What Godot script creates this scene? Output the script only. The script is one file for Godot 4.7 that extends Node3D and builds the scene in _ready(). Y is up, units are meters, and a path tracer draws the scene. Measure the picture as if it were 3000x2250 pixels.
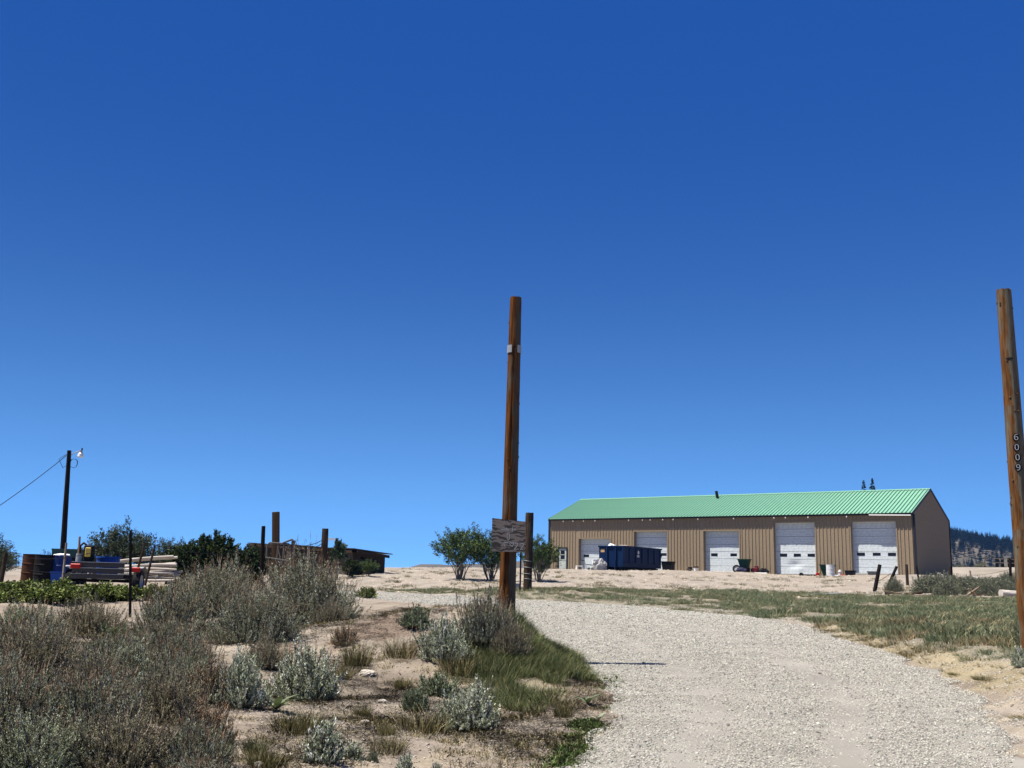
extends Node3D
# A ranch driveway: gravel road between two tall gate poles, sagebrush bank, a long metal workshop on the rise behind.

# ------------------------------------------------------------------ mesh collector
class MB:
	var v := PackedVector3Array()
	var nr := PackedVector3Array()
	var cl := PackedColorArray()
	var uv := PackedVector2Array()
	var ix := PackedInt32Array()
	var col := Color.WHITE
	func tri(a: Vector3, b: Vector3, c: Vector3, ua := Vector2.ZERO, ub := Vector2.ZERO, uc := Vector2.ZERO) -> void:
		var n := (b - a).cross(c - a).normalized()
		var k := v.size()
		v.append_array([a, b, c])
		nr.append_array([n, n, n])
		cl.append_array([col, col, col])
		uv.append_array([ua, ub, uc])
		ix.append_array([k, k + 2, k + 1])
	func quad(a: Vector3, b: Vector3, c: Vector3, d: Vector3) -> void:
		var w := (b - a).length()
		var h := (d - a).length()
		tri(a, b, c, Vector2(0, 0), Vector2(w, 0), Vector2(w, h))
		tri(a, c, d, Vector2(0, 0), Vector2(w, h), Vector2(0, h))
	func face(p: Array, mid: Vector3) -> void:
		var n: Vector3 = (p[1] - p[0]).cross(p[2] - p[0])
		var q := p.duplicate()
		if n.dot(p[0] - mid) < 0.0:
			q.reverse()
		if q.size() == 3:
			tri(q[0], q[1], q[2])
		else:
			quad(q[0], q[1], q[2], q[3])
	func box(c: Vector3, s: Vector3, bs := Basis.IDENTITY, bev := 0.0) -> void:
		var h := s * 0.5
		if bev <= 0.0:
			var o := []
			for i in 8:
				o.append(c + bs * Vector3(h.x * (1 if i & 1 else -1), h.y * (1 if i & 2 else -1), h.z * (1 if i & 4 else -1)))
			for f in [[0, 1, 3, 2], [4, 5, 7, 6], [0, 1, 5, 4], [2, 3, 7, 6], [0, 2, 6, 4], [1, 3, 7, 5]]:
				face([o[f[0]], o[f[1]], o[f[2]], o[f[3]]], c)
			return
		var b: float = minf(bev, minf(h.x, minf(h.y, h.z)) * 0.9)
		var g := func(sx: int, sy: int, sz: int, k: int) -> Vector3:
			var q := Vector3(h.x - b, h.y - b, h.z - b)
			q[k] += b
			return c + bs * (q * Vector3(sx, sy, sz))
		for k in 3:
			var i := (k + 1) % 3
			var j := (k + 2) % 3
			for s0 in [-1, 1]:
				var pts := []
				for e in [[-1, -1], [1, -1], [1, 1], [-1, 1]]:
					var sg := [0, 0, 0]
					sg[k] = s0
					sg[i] = e[0]
					sg[j] = e[1]
					pts.append(g.call(sg[0], sg[1], sg[2], k))
				face(pts, c)
				for s1 in [-1, 1]:
					var sa := [0, 0, 0]
					sa[i] = s0
					sa[j] = s1
					sa[k] = -1
					var sb := sa.duplicate()
					sb[k] = 1
					face([g.call(sa[0], sa[1], sa[2], i), g.call(sb[0], sb[1], sb[2], i), g.call(sb[0], sb[1], sb[2], j), g.call(sa[0], sa[1], sa[2], j)], c)
		for sx in [-1, 1]:
			for sy in [-1, 1]:
				for sz in [-1, 1]:
					face([g.call(sx, sy, sz, 0), g.call(sx, sy, sz, 1), g.call(sx, sy, sz, 2)], c)
	func bar(a: Vector3, b: Vector3, w: float, t: float, bev := 0.0, upish := Vector3.UP) -> void:
		var z := (b - a).normalized()
		var x := upish.cross(z)
		if x.length() < 0.01:
			x = Vector3.RIGHT.cross(z)
		x = x.normalized()
		box((a + b) * 0.5, Vector3(w, t, (b - a).length()), Basis(x, z.cross(x), z), bev)
	func tube(p: Array, r: Array, seg := 8, cap := true) -> void:
		var n := p.size()
		var run := 0.0
		var k0 := v.size()
		var x := Vector3.ZERO
		for i in n:
			var d: Vector3 = (p[mini(i + 1, n - 1)] - p[maxi(i - 1, 0)]).normalized()
			if i == 0:
				x = d.cross(Vector3(0.31, 0.2, 0.93) if absf(d.z) < 0.9 else Vector3.UP).normalized()
			else:
				x = (x - d * x.dot(d)).normalized()
				run += (p[i] - p[i - 1]).length()
			var y := d.cross(x)
			var rr: float = r[mini(i, r.size() - 1)]
			for s in seg + 1:
				var a := TAU * s / seg
				var o := x * cos(a) + y * sin(a)
				v.append(p[i] + o * rr)
				nr.append(o)
				cl.append(col)
				uv.append(Vector2(float(s) / seg, run))
		for i in n - 1:
			for s in seg:
				var a := k0 + i * (seg + 1) + s
				var b := a + seg + 1
				ix.append_array([a, b, a + 1, a + 1, b, b + 1])
		if cap:
			for e in [0, n - 1]:
				var k := k0 + int(e) * (seg + 1)
				for s in seg:
					if e == 0:
						tri(p[0], v[k + s + 1], v[k + s])
					else:
						tri(p[e], v[k + s], v[k + s + 1])
	func lathe(pr: Array, seg := 20, at := Vector3.ZERO, bs := Basis.IDENTITY) -> void:   # pr: Vector2(radius, height), flat per band
		for i in pr.size() - 1:
			for s in seg:
				var a := TAU * s / seg
				var b := TAU * (s + 1) / seg
				var q := []
				for e in [[pr[i], a], [pr[i], b], [pr[i + 1], b], [pr[i + 1], a]]:
					q.append(at + bs * Vector3(cos(e[1]) * e[0].x, e[0].y, sin(e[1]) * e[0].x))
				var m := (a + b) * 0.5
				var d: Vector2 = pr[i + 1] - pr[i]
				var on := bs * Vector3(cos(m) * d.y, -d.x, sin(m) * d.y)
				if (q[1] - q[0]).cross(q[3] - q[0]).length() < 1e-9 and (q[2] - q[3]).cross(q[0] - q[3]).length() < 1e-9:
					continue
				face(q if q[0] != q[1] else [q[0], q[2], q[3]], q[0] - on)
	func leaf(b: Vector3, d: Vector3, side: Vector3, l: float, w: float) -> void:
		var k := v.size()
		var t := b + d * l
		var m := b + d * l * 0.55
		var n := d.cross(side).normalized()
		if n.y < 0.0:
			n = -n
		v.append_array([b, m + side * w * 0.5 + n * w * 0.15, t, m - side * w * 0.5 + n * w * 0.15])
		nr.append_array([n, n, n, n])
		cl.append_array([col, col, col, col])
		uv.append_array([Vector2.ZERO, Vector2.ZERO, Vector2.ZERO, Vector2.ZERO])
		ix.append_array([k, k + 1, k + 2, k, k + 2, k + 3])
	func mesh(m: Material = null) -> ArrayMesh:
		var a := []
		a.resize(Mesh.ARRAY_MAX)
		a[Mesh.ARRAY_VERTEX] = v
		a[Mesh.ARRAY_NORMAL] = nr
		a[Mesh.ARRAY_COLOR] = cl
		a[Mesh.ARRAY_TEX_UV] = uv
		a[Mesh.ARRAY_INDEX] = ix
		var o := ArrayMesh.new()
		o.add_surface_from_arrays(Mesh.PRIMITIVE_TRIANGLES, a)
		if m:
			o.surface_set_material(0, m)
		return o

# ------------------------------------------------------------------ nodes
var taken := {}
var M := {}
var rng := RandomNumberGenerator.new()
var mound := FastNoiseLite.new()
var patch := FastNoiseLite.new()

func numbered(called: String) -> String:
	if not taken.has(called):
		taken[called] = 0
		return called
	taken[called] += 1
	return "%s_%03d" % [called, taken[called]]

func tag(o: Node, label: String, category: String, group := "", kind := "") -> Node:
	if label: o.set_meta("label", label)
	if category: o.set_meta("category", category)
	if group: o.set_meta("group", group)
	if kind: o.set_meta("kind", kind)
	return o

func thing(called: String, label: String, category: String, at: Vector3, turn := 0.0, group := "") -> Node3D:
	var o := Node3D.new()
	o.name = numbered(called)
	add_child(o)
	o.position = at
	o.rotation.y = turn
	tag(o, label, category, group)
	return o

func part(called: String, m: Mesh, parent: Node, label := "") -> MeshInstance3D:
	var o := MeshInstance3D.new()
	o.name = called
	o.mesh = m
	parent.add_child(o, true)
	if label: o.set_meta("label", label)
	return o

func solo(called: String, m: Mesh, label: String, category: String, at := Vector3.ZERO, turn := 0.0, group := "", kind := "") -> MeshInstance3D:
	var o := MeshInstance3D.new()
	o.name = numbered(called)
	o.mesh = m
	add_child(o)
	o.position = at
	o.rotation.y = turn
	tag(o, label, category, group, kind)
	return o

func copy(src: Node3D, at: Vector3, turn: float, sc: Vector3, label := "") -> Node3D:
	var o: Node3D = src.duplicate()
	o.name = numbered(String(src.name))
	add_child(o)
	o.position = at
	o.rotation = Vector3(0, turn, 0)
	o.scale = sc
	if label: o.set_meta("label", label)
	return o

func many(called: String, m: Mesh, xf: Array, cs: Array, label: String, category: String) -> MultiMeshInstance3D:
	var mm := MultiMesh.new()
	mm.transform_format = MultiMesh.TRANSFORM_3D
	mm.use_colors = true
	mm.mesh = m
	mm.instance_count = xf.size()
	for i in xf.size():
		mm.set_instance_transform(i, xf[i])
		mm.set_instance_color(i, cs[i])
	var o := MultiMeshInstance3D.new()
	o.name = numbered(called)
	o.multimesh = mm
	add_child(o)
	tag(o, label, category, "", "stuff")
	return o

# ------------------------------------------------------------------ materials
func lin(r: float, g: float, b: float) -> Color:
	return Color(r, g, b).linear_to_srgb()

func mat(c: Color, rough := 0.8, metal := 0.0) -> StandardMaterial3D:
	var m := StandardMaterial3D.new()
	m.albedo_color = c
	m.roughness = rough
	m.metallic = metal
	if c.get_luminance() < 0.45: m.metallic_specular = 0.2
	return m

func vmat(rough := 0.9) -> StandardMaterial3D:
	var m := mat(Color.WHITE, rough)
	m.vertex_color_use_as_albedo = true
	return m

func noise_tex(sd: int, freq: float, lo: float, hi: float, size := 512, oct := 5, normal := false) -> NoiseTexture2D:
	var n := FastNoiseLite.new()
	n.seed = sd
	n.frequency = freq
	n.noise_type = FastNoiseLite.TYPE_SIMPLEX_SMOOTH
	n.fractal_octaves = oct
	var t := NoiseTexture2D.new()
	t.width = size
	t.height = size
	t.seamless = true
	t.noise = n
	t.as_normal_map = normal
	if not normal:
		var g := Gradient.new()
		g.set_color(0, Color(lo, lo, lo))
		g.set_color(1, Color(hi, hi, hi))
		t.color_ramp = g
	return t

func mottled(c: Color, sd: int, freq: float, lo: float, scale: float, rough := 0.85, metal := 0.0) -> StandardMaterial3D:
	var m := mat(c, rough, metal)
	m.albedo_texture = noise_tex(sd, freq, lo, 1.0)
	m.uv1_triplanar = true
	m.uv1_scale = Vector3.ONE * scale
	return m

# Weathered timber: u runs round the log, v along it in metres; streaks, checks, knots and grey weathering; side greys one flank, weathering and painted-in shade together.
func wood_image(sd: int, base: Color, streak: Color, grey: Color, greyness: float, side := -1.0) -> ImageTexture:
	var n1 := FastNoiseLite.new()
	n1.seed = sd
	n1.frequency = 0.02
	n1.fractal_octaves = 4
	var n2 := FastNoiseLite.new()
	n2.seed = sd + 7
	n2.frequency = 0.012
	var im := Image.create(256, 512, false, Image.FORMAT_RGB8)
	for y in 512:
		for x in 256:
			var a := TAU * x / 256.0
			var px := cos(a) * 40.0
			var py := sin(a) * 40.0
			var s := n1.get_noise_3d(px * 4.0, py * 4.0, y * 0.25)
			var w := n2.get_noise_3d(px * 1.6, py * 1.6, y * 0.55)
			var f := n1.get_noise_3d(px * 11.0, py * 11.0, y * 0.7 + 900.0)
			var c := base.lerp(streak, clampf(0.5 + s * 1.6, 0, 1))
			var gw := w * 1.8 + greyness
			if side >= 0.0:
				gw += clampf((1.0 - absf(angle_difference(a, side)) + s * 0.25) * 6.0, 0, 1)  # greyer flank: part weathering, part the sunless side painted into the colour
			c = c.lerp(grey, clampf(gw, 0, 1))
			c = c * (1.0 + f * 0.45)
			im.set_pixel(x, y, c.linear_to_srgb())
	return ImageTexture.create_from_image(im)

func wood(sd: int, base: Color, streak: Color, grey: Color, greyness: float, side := -1.0, vs := 0.5) -> StandardMaterial3D:
	var m := mat(Color.WHITE, 0.9)
	m.albedo_texture = wood_image(sd, base, streak, grey, greyness, side)
	m.uv1_scale = Vector3(1, vs, 1)
	m.metallic_specular = 0.15
	return m

# ------------------------------------------------------------------ terrain height
const KNOTS := [0.61, -8.5, -0.05612, 3.85, -8.5, 0.00804, 3.27, -12.4, 0.09324, 2.19, -16, 0.54448, 6.6, -20, -0.0517, 4.03, -24, 0.01346, 2.05, -38, -0.06348, 1.83, -26, -0.04368, -4.15, -38, -0.05099, -2.66, -44, -0.06618, -7.29, -46, -0.1037, 0.82, -42, 0.14367, -1.58, -56, 5e-05, -7.06, -75, 0.02135, -7.44, -62, 0.01814, 9.55, -32, -0.00436, 14.65, -55, -0.02148, 21.33, -56, -0.02787, 24.92, -52, 0.01253, 8.35, -17, 0.0829, 10.13, -22, 0.03455, 21.34, -80, -0.12608, 0.01, -16, 3.2447, 0.51, -16.2, 0.26648, 0.78, -15.2, -1.67413, -0.45, -11, 0.28741, -0.39, -15, -0.84954, -1.85, -15, -0.40475, -1.82, -22, 0.19072, -2.2, -11.5, -0.15663, -3.59, -19, -0.2091, -3.78, -15, -0.00488, -5.17, -15.5, 0.06243, -3.07, -7.6, -0.00949, -4.74, -10, 0.13231, -9.61, -23, -0.0199, -10.63, -27.5, -0.02864, -8.94, -26, 0.028, -17.83, -38, -0.00349, -9.06, -30, 0.04826, -29.92, -66, -0.01034, -17.39, -60, -0.02562, -10.1, -45, 0.12491, 1.01, -14.2, 1.02452, 0.3, -11.2, -0.22387, 0.92, -18, -0.86951, 1.38, -15.3, -1.40596, 44.88, -104, 0.03897, 49.28, -110, 0.03751, 54.22, -112, -0.02616, 1.79, -100.85, 0.00938, -1.73, -95.99, 0.01821, 10.01, -112.18, 0.01466, 3.97, -99.27, -0.00735, 0.45, -94.41, -0.0054, 12.19, -110.6, -0.01022, 12.97, -92.75, -0.00424, 9.45, -87.89, -0.00297, 21.19, -104.08, -0.01053, 21.97, -86.22, 0.0166, 18.45, -81.37, 0.10037, 30.19, -97.56, -0.02292, 31.25, -79.51, 0.0163, 27.73, -74.65, 0.04548, 39.46, -90.84, -0.00741, 33.43, -77.92, -0.01275, 29.91, -73.07, 0.01171, 41.64, -89.26, -0.04408, -30, 25, -0.00126, 0, 25, -0.00012, 30, 25, -0.00531, 0, 3, -0.01774, -12, 0, 0.00522, 12, 0, -0.00467, -60, -20, -5e-05, -80, -70, 0.00597, 60, -20, -0.00595, 80, -60, 0.01651, 40, -38, -0.00468, 90, -100, 0.00904, -120, -140, 0.00565, -40, -130, -0.00918, 10, -170, -0.01866, 60, -150, -0.00821, 110, -150, 0.01172, 140, -220, 0.01412, 0, -320, -0.02614, -150, -320, -0.00122, 120, -320, 0.01594, 260, -200, -0.00761, -250, -50, 0.00601, 250, 0, 0.0003, 0, 150, -0.00368, -200, 150, 0.00332, 200, 150, -0.00519]
var fine := PackedFloat32Array()
var coarse := PackedFloat32Array()
const FX := -17.0
const FZ := -46.0
const FS := 0.25
const FNX := 125
const FNZ := 209
const CX := -130.0
const CZ := -330.0
const CS := 2.5
const CNX := 141
const CNZ := 185

func raw_height(x: float, z: float) -> float:
	var s := 0.339631 + 0.010723 * x + -0.009268 * z
	var i := 0
	while i < KNOTS.size():
		var dx: float = KNOTS[i] - x
		var dz: float = KNOTS[i + 1] - z
		s -= sqrt(dx * dx + dz * dz + 4.0) * KNOTS[i + 2]
		i += 3
	return s

func fill_heights() -> void:
	fine.resize(FNX * FNZ)
	for j in FNZ:
		for i in FNX:
			fine[j * FNX + i] = raw_height(FX + i * FS, FZ + j * FS)
	coarse.resize(CNX * CNZ)
	for j in CNZ:
		for i in CNX:
			coarse[j * CNX + i] = raw_height(CX + i * CS, CZ + j * CS)

func grid(a: PackedFloat32Array, fx: float, fz: float, nx: int) -> float:
	var i := int(fx)
	var j := int(fz)
	var u := fx - i
	var w := fz - j
	var k := j * nx + i
	return lerpf(lerpf(a[k], a[k + 1], u), lerpf(a[k + nx], a[k + nx + 1], u), w)

func base_h(x: float, z: float) -> float:
	var fx := (x - FX) / FS
	var fz := (z - FZ) / FS
	if fx >= 0 and fz >= 0 and fx < FNX - 1.001 and fz < FNZ - 1.001:
		return grid(fine, fx, fz, FNX)
	fx = (x - CX) / CS
	fz = (z - CZ) / CS
	if fx >= 0 and fz >= 0 and fx < CNX - 1.001 and fz < CNZ - 1.001:
		return grid(coarse, fx, fz, CNX)
	return raw_height(x, z)

const ROAD_D := [-30.0, 0.0, 8.0, 12.0, 16.0, 20.0, 24.0, 30.0, 38.0, 46.0, 56.0]
const ROAD_H := [-0.4, -0.06, 0.10, 0.20, 0.30, 0.42, 0.53, 0.68, 0.86, 1.02, 1.25]
func road_h(z: float) -> float:
	for i in 10:
		if -z < ROAD_D[i + 1]:
			var t: float = clampf((-z - ROAD_D[i]) / (ROAD_D[i + 1] - ROAD_D[i]), 0, 1)
			return lerpf(ROAD_H[i], ROAD_H[i + 1], t)
	return 1.25

func gh(x: float, z: float) -> float:
	var d := road_dist(x, z)
	var k := clampf(d / 1.2, 0.0, 1.0) if d > 0.0 else 0.0
	var b := base_h(x, z)
	if d < 1.25:
		b = lerpf(b, road_h(z), smoothstep(1.25, 0.0, d))
	var h := b + k * (mound.get_noise_2d(x, z) * 0.10 + mound.get_noise_2d(x * 4.0, z * 4.0) * 0.035)
	return h + (1.0 - k) * mound.get_noise_2d(x * 2.0 + 50.0, z * 2.0) * 0.02

func at(x: float, z: float, dy := 0.0) -> Vector3:
	return Vector3(x, gh(x, z) + dy, z)

# ------------------------------------------------------------------ road outline
var ROAD_L := PackedVector2Array([Vector2(-0.20, 7.00), Vector2(0.10, 0.00), Vector2(0.45, -8.46), Vector2(0.78, -9.75), Vector2(1.18, -11.75), Vector2(1.50, -14.55), Vector2(1.30, -15.20), Vector2(1.12, -15.77), Vector2(1.05, -18.30), Vector2(0.82, -20.00), Vector2(0.47, -22.00), Vector2(-0.12, -25.00), Vector2(-1.07, -28.50), Vector2(-2.49, -32.50), Vector2(-4.40, -36.00), Vector2(-6.68, -39.00), Vector2(-9.42, -41.00), Vector2(-12.96, -43.00)])
var ROAD_R := PackedVector2Array([Vector2(5.60, 7.00), Vector2(5.20, 0.00), Vector2(4.23, -8.45), Vector2(5.20, -10.94), Vector2(6.15, -13.83), Vector2(6.72, -16.52), Vector2(7.26, -20.04), Vector2(7.39, -22.82), Vector2(7.55, -26.48), Vector2(7.21, -30.91), Vector2(5.66, -33.66), Vector2(3.82, -37.14), Vector2(1.46, -39.00), Vector2(-1.15, -41.50), Vector2(-4.09, -44.00), Vector2(-7.27, -46.00), Vector2(-11.34, -48.00), Vector2(-14.92, -49.50)])
var GRASS_R := PackedVector2Array([Vector2(-5.12, -44.13), Vector2(-2.67, -44.10), Vector2(0.19, -39.07), Vector2(3.85, -37.47), Vector2(5.66, -33.66), Vector2(7.21, -30.91), Vector2(8.10, -28.72), Vector2(8.17, -25.21), Vector2(7.78, -21.44), Vector2(7.77, -19.35), Vector2(7.35, -16.59), Vector2(7.59, -16.07), Vector2(8.07, -15.79), Vector2(16.74, -31.77), Vector2(24.01, -46.91), Vector2(20.44, -47.55), Vector2(17.78, -53.60), Vector2(14.84, -55.72), Vector2(9.04, -53.77), Vector2(5.25, -51.09), Vector2(1.87, -49.96), Vector2(0.23, -48.71), Vector2(-2.93, -48.35), Vector2(-5.53, -47.66)])
var DRY_R := PackedVector2Array([Vector2(8.10, -27.76), Vector2(8.18, -24.76), Vector2(7.91, -21.81), Vector2(7.77, -19.35), Vector2(7.50, -16.80), Vector2(7.68, -15.74), Vector2(6.74, -13.24), Vector2(6.38, -13.94), Vector2(6.80, -16.44), Vector2(7.26, -20.04), Vector2(7.39, -22.82), Vector2(7.42, -25.46)])
var GRASS_BANK := PackedVector2Array([Vector2(-0.12, -15.75), Vector2(0.35, -16.90), Vector2(0.80, -17.20), Vector2(0.90, -16.46), Vector2(1.06, -15.71), Vector2(0.83, -15.10), Vector2(0.65, -14.42), Vector2(0.48, -13.47), Vector2(0.33, -12.57), Vector2(0.09, -11.67), Vector2(-0.15, -12.23), Vector2(-0.26, -13.91), Vector2(-0.68, -14.06), Vector2(-0.49, -14.94)])
var SOIL := PackedVector2Array([Vector2(-2.29, -16.28), Vector2(-1.82, -16.74), Vector2(-1.27, -16.06), Vector2(-1.11, -15.43), Vector2(-1.49, -15.29), Vector2(-1.99, -15.29), Vector2(-2.43, -15.57)])
var road_poly := PackedVector2Array()
var el := PackedVector2Array()
var er := PackedVector2Array()

func smooth_line(p: PackedVector2Array, n: int) -> PackedVector2Array:
	var c := Curve2D.new()
	for i in p.size():
		var t := (p[mini(i + 1, p.size() - 1)] - p[maxi(i - 1, 0)]) / 6.0
		c.add_point(p[i], -t, t)
	var o := PackedVector2Array()
	for i in n:
		o.append(c.sample_baked(c.get_baked_length() * i / (n - 1.0), true))
	return o

var rd_grid := PackedFloat32Array()   # signed distance to the road edge, negative on the road
func road_dist(x: float, z: float) -> float:
	var fx := (x + 17.0) / 0.5
	var fz := (z + 54.0) / 0.5
	if fx < 0 or fz < 0 or fx >= 69.9 or fz >= 121.9:
		return 5.0
	return grid(rd_grid, fx, fz, 71)

func fill_road() -> void:
	el = smooth_line(ROAD_L, 150)
	er = smooth_line(ROAD_R, 150)
	road_poly = el.duplicate()
	var rev := er.duplicate()
	rev.reverse()
	road_poly.append_array(rev)
	rd_grid.resize(71 * 123)
	for j in 123:
		for i in 71:
			var p := Vector2(-17.0 + i * 0.5, -54.0 + j * 0.5)
			var d := 1e9
			for l in [el, er]:
				for k in range(0, 150, 3):
					d = minf(d, p.distance_to(l[k]))
			rd_grid[j * 71 + i] = (-d if Geometry2D.is_point_in_polygon(p, road_poly) else d)

func road_u(x: float, z: float) -> float:   # 0 at the left edge of the road, 1 at the right edge
	var l := 0.0
	var r := 6.0
	for k in range(0, 150, 2):
		if el[k].y > z: l = el[k].x
		if er[k].y > z: r = er[k].x
	return (x - l) / maxf(r - l, 0.1)

func inside(p: PackedVector2Array, x: float, z: float) -> bool:
	return Geometry2D.is_point_in_polygon(Vector2(x, z), p)

# ------------------------------------------------------------------ scene
func _ready() -> void:
	var cam := Camera3D.new()
	cam.name = "camera"
	cam.keep_aspect = Camera3D.KEEP_HEIGHT
	cam.fov = 41.11
	cam.near = 0.1
	cam.far = 3000.0
	cam.transform = Transform3D(Basis(Vector3(0.999712, 0.0235665, 0.0045306), Vector3(-0.023998, 0.9817345, 0.1887366), Vector3(0, -0.1887909, 0.9820173)).orthonormalized(), Vector3(0, 1.6, 0))
	add_child(cam)
	cam.current = true
	var sm := ProceduralSkyMaterial.new()
	sm.sky_top_color = lin(0.0068, 0.0435, 0.193)
	sm.sky_horizon_color = lin(0.122, 0.325, 0.665)
	sm.sky_curve = 0.088
	sm.ground_horizon_color = lin(0.30, 0.28, 0.25)
	sm.ground_bottom_color = lin(0.25, 0.22, 0.18)
	sm.sun_angle_max = 1.0
	var sky := Sky.new()
	sky.sky_material = sm
	var env := Environment.new()
	env.background_mode = Environment.BG_SKY
	env.sky = sky
	env.tonemap_mode = Environment.TONE_MAPPER_LINEAR
	env.tonemap_exposure = 2.0
	env.sdfgi_enabled = true
	env.ssao_enabled = true
	env.ssil_enabled = true
	env.fog_enabled = true
	env.fog_density = 0.00012
	env.fog_light_color = lin(0.08, 0.19, 0.42)
	var we := WorldEnvironment.new()
	we.name = "world_environment"
	we.environment = env
	add_child(we)
	var sun := DirectionalLight3D.new()
	sun.name = "sun"
	sun.light_color = Color(1.0, 0.965, 0.91)
	sun.light_energy = 1.6
	sun.light_angular_distance = 0.53
	sun.shadow_enabled = true
	add_child(sun)
	sun.look_at_from_position(Vector3.ZERO, -Vector3(-0.42, 1.0, 0.085), Vector3.FORWARD)

	rng.seed = 4711
	mound.seed = 3
	mound.frequency = 0.35
	mound.fractal_octaves = 3
	patch.seed = 21
	patch.frequency = 0.25
	patch.fractal_octaves = 4
	fill_road()
	fill_heights()
	make_materials()
	build_terrain()
	build_hill()
	build_workshop()
	build_shed()
	build_gate_poles()
	build_yard_things()
	build_left_things()
	build_right_things()
	build_shrubs()
	build_trees()
	build_grass()
	build_stones()

func make_materials() -> void:
	var d := vmat(0.96)
	d.albedo_texture = noise_tex(11, 0.03, 0.78, 1.0, 1024, 6)
	d.uv1_triplanar = true
	d.uv1_world_triplanar = true
	d.uv1_scale = Vector3.ONE * 0.55
	d.detail_enabled = true
	d.detail_blend_mode = BaseMaterial3D.BLEND_MODE_MUL
	d.detail_uv_layer = BaseMaterial3D.DETAIL_UV_2
	d.detail_albedo = noise_tex(13, 0.012, 0.84, 1.0, 512, 5)
	d.uv2_triplanar = true
	d.uv2_world_triplanar = true
	d.uv2_scale = Vector3.ONE * 0.07
	M.dirt = d
	var g: StandardMaterial3D = d.duplicate()
	g.albedo_texture = noise_tex(14, 0.2, 0.55, 1.0, 1024, 3)
	g.uv1_scale = Vector3.ONE * 0.7
	M.gravel = g
	M.leafy = vmat(0.8)
	M.leafy.backlight_enabled = true
	M.leafy.backlight = Color(0.6, 0.6, 0.5)
	M.bark = vmat(0.95)
	M.stone = vmat(0.95)
	M.tan = mottled(lin(0.275, 0.216, 0.146), 31, 0.02, 0.9, 0.4, 0.6)
	M.mint = mottled(lin(0.175, 0.37, 0.262), 32, 0.02, 0.9, 0.3, 0.55)
	M.tan.metallic_specular = 0.25
	M.mint.metallic_specular = 0.3
	M.trim = mat(lin(0.022, 0.024, 0.03), 0.5)
	M.door_white = mottled(lin(0.62, 0.69, 0.72), 33, 0.015, 0.86, 0.5, 0.5)
	M.man_door = mottled(lin(0.56, 0.62, 0.57), 34, 0.04, 0.7, 1.4, 0.7)
	M.glass = mat(lin(0.012, 0.014, 0.022), 0.12)
	M.concrete = mottled(lin(0.42, 0.40, 0.36), 35, 0.03, 0.75, 0.8, 0.95)
	M.white = mat(lin(0.78, 0.78, 0.76), 0.6)
	M.blue = mottled(lin(0.006, 0.024, 0.085), 36, 0.02, 0.7, 0.6, 0.5)
	M.black = mat(lin(0.012, 0.012, 0.013), 0.6)
	M.rubber = mat(lin(0.018, 0.018, 0.019), 0.85)
	M.galv = mottled(lin(0.45, 0.47, 0.48), 37, 0.05, 0.7, 2.0, 0.5, 0.3)
	M.pipe = mat(lin(0.085, 0.08, 0.075), 0.6)
	M.rust = mottled(lin(0.11, 0.05, 0.025), 38, 0.04, 0.5, 1.5, 0.9)
	M.dark_steel = mottled(lin(0.016, 0.015, 0.0145), 39, 0.04, 0.6, 1.5, 0.7)
	M.green_plastic = mat(lin(0.012, 0.045, 0.032), 0.5)
	M.blue_plastic = mat(lin(0.018, 0.07, 0.30), 0.45)
	M.red = mat(lin(0.38, 0.018, 0.015), 0.35)
	M.yellow = mat(lin(0.5, 0.36, 0.06), 0.6)
	M.grey_plastic = mat(lin(0.16, 0.17, 0.17), 0.6)
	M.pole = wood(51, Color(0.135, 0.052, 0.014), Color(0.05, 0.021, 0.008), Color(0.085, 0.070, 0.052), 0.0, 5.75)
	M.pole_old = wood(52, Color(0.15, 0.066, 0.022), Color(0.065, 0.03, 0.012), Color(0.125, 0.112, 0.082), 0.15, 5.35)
	M.post_black = wood(60, Color(0.016, 0.011, 0.008), Color(0.009, 0.007, 0.006), Color(0.022, 0.019, 0.016), 0.1)
	M.post_dark = wood(53, Color(0.055, 0.035, 0.02), Color(0.025, 0.018, 0.012), Color(0.07, 0.06, 0.048), 0.1)
	M.post_brown = wood(54, Color(0.13, 0.075, 0.035), Color(0.06, 0.035, 0.018), Color(0.12, 0.10, 0.075), 0.2)
	M.bleached = wood(55, Color(0.46, 0.41, 0.35), Color(0.27, 0.23, 0.19), Color(0.46, 0.44, 0.405), 0.35)
	M.log_grey = wood(56, Color(0.27, 0.215, 0.16), Color(0.14, 0.105, 0.075), Color(0.28, 0.26, 0.23), 0.4)
	M.plank = mottled(lin(0.085, 0.06, 0.042), 57, 0.04, 0.45, 1.2, 0.95)
	M.plank_pale = mottled(lin(0.16, 0.13, 0.105), 58, 0.04, 0.5, 1.2, 0.95)
	M.plank_grey = mottled(lin(0.13, 0.125, 0.12), 66, 0.05, 0.5, 1.3, 0.9)
	M.tin = mottled(lin(0.10, 0.085, 0.075), 59, 0.04, 0.5, 1.0, 0.6, 0.2)

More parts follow.
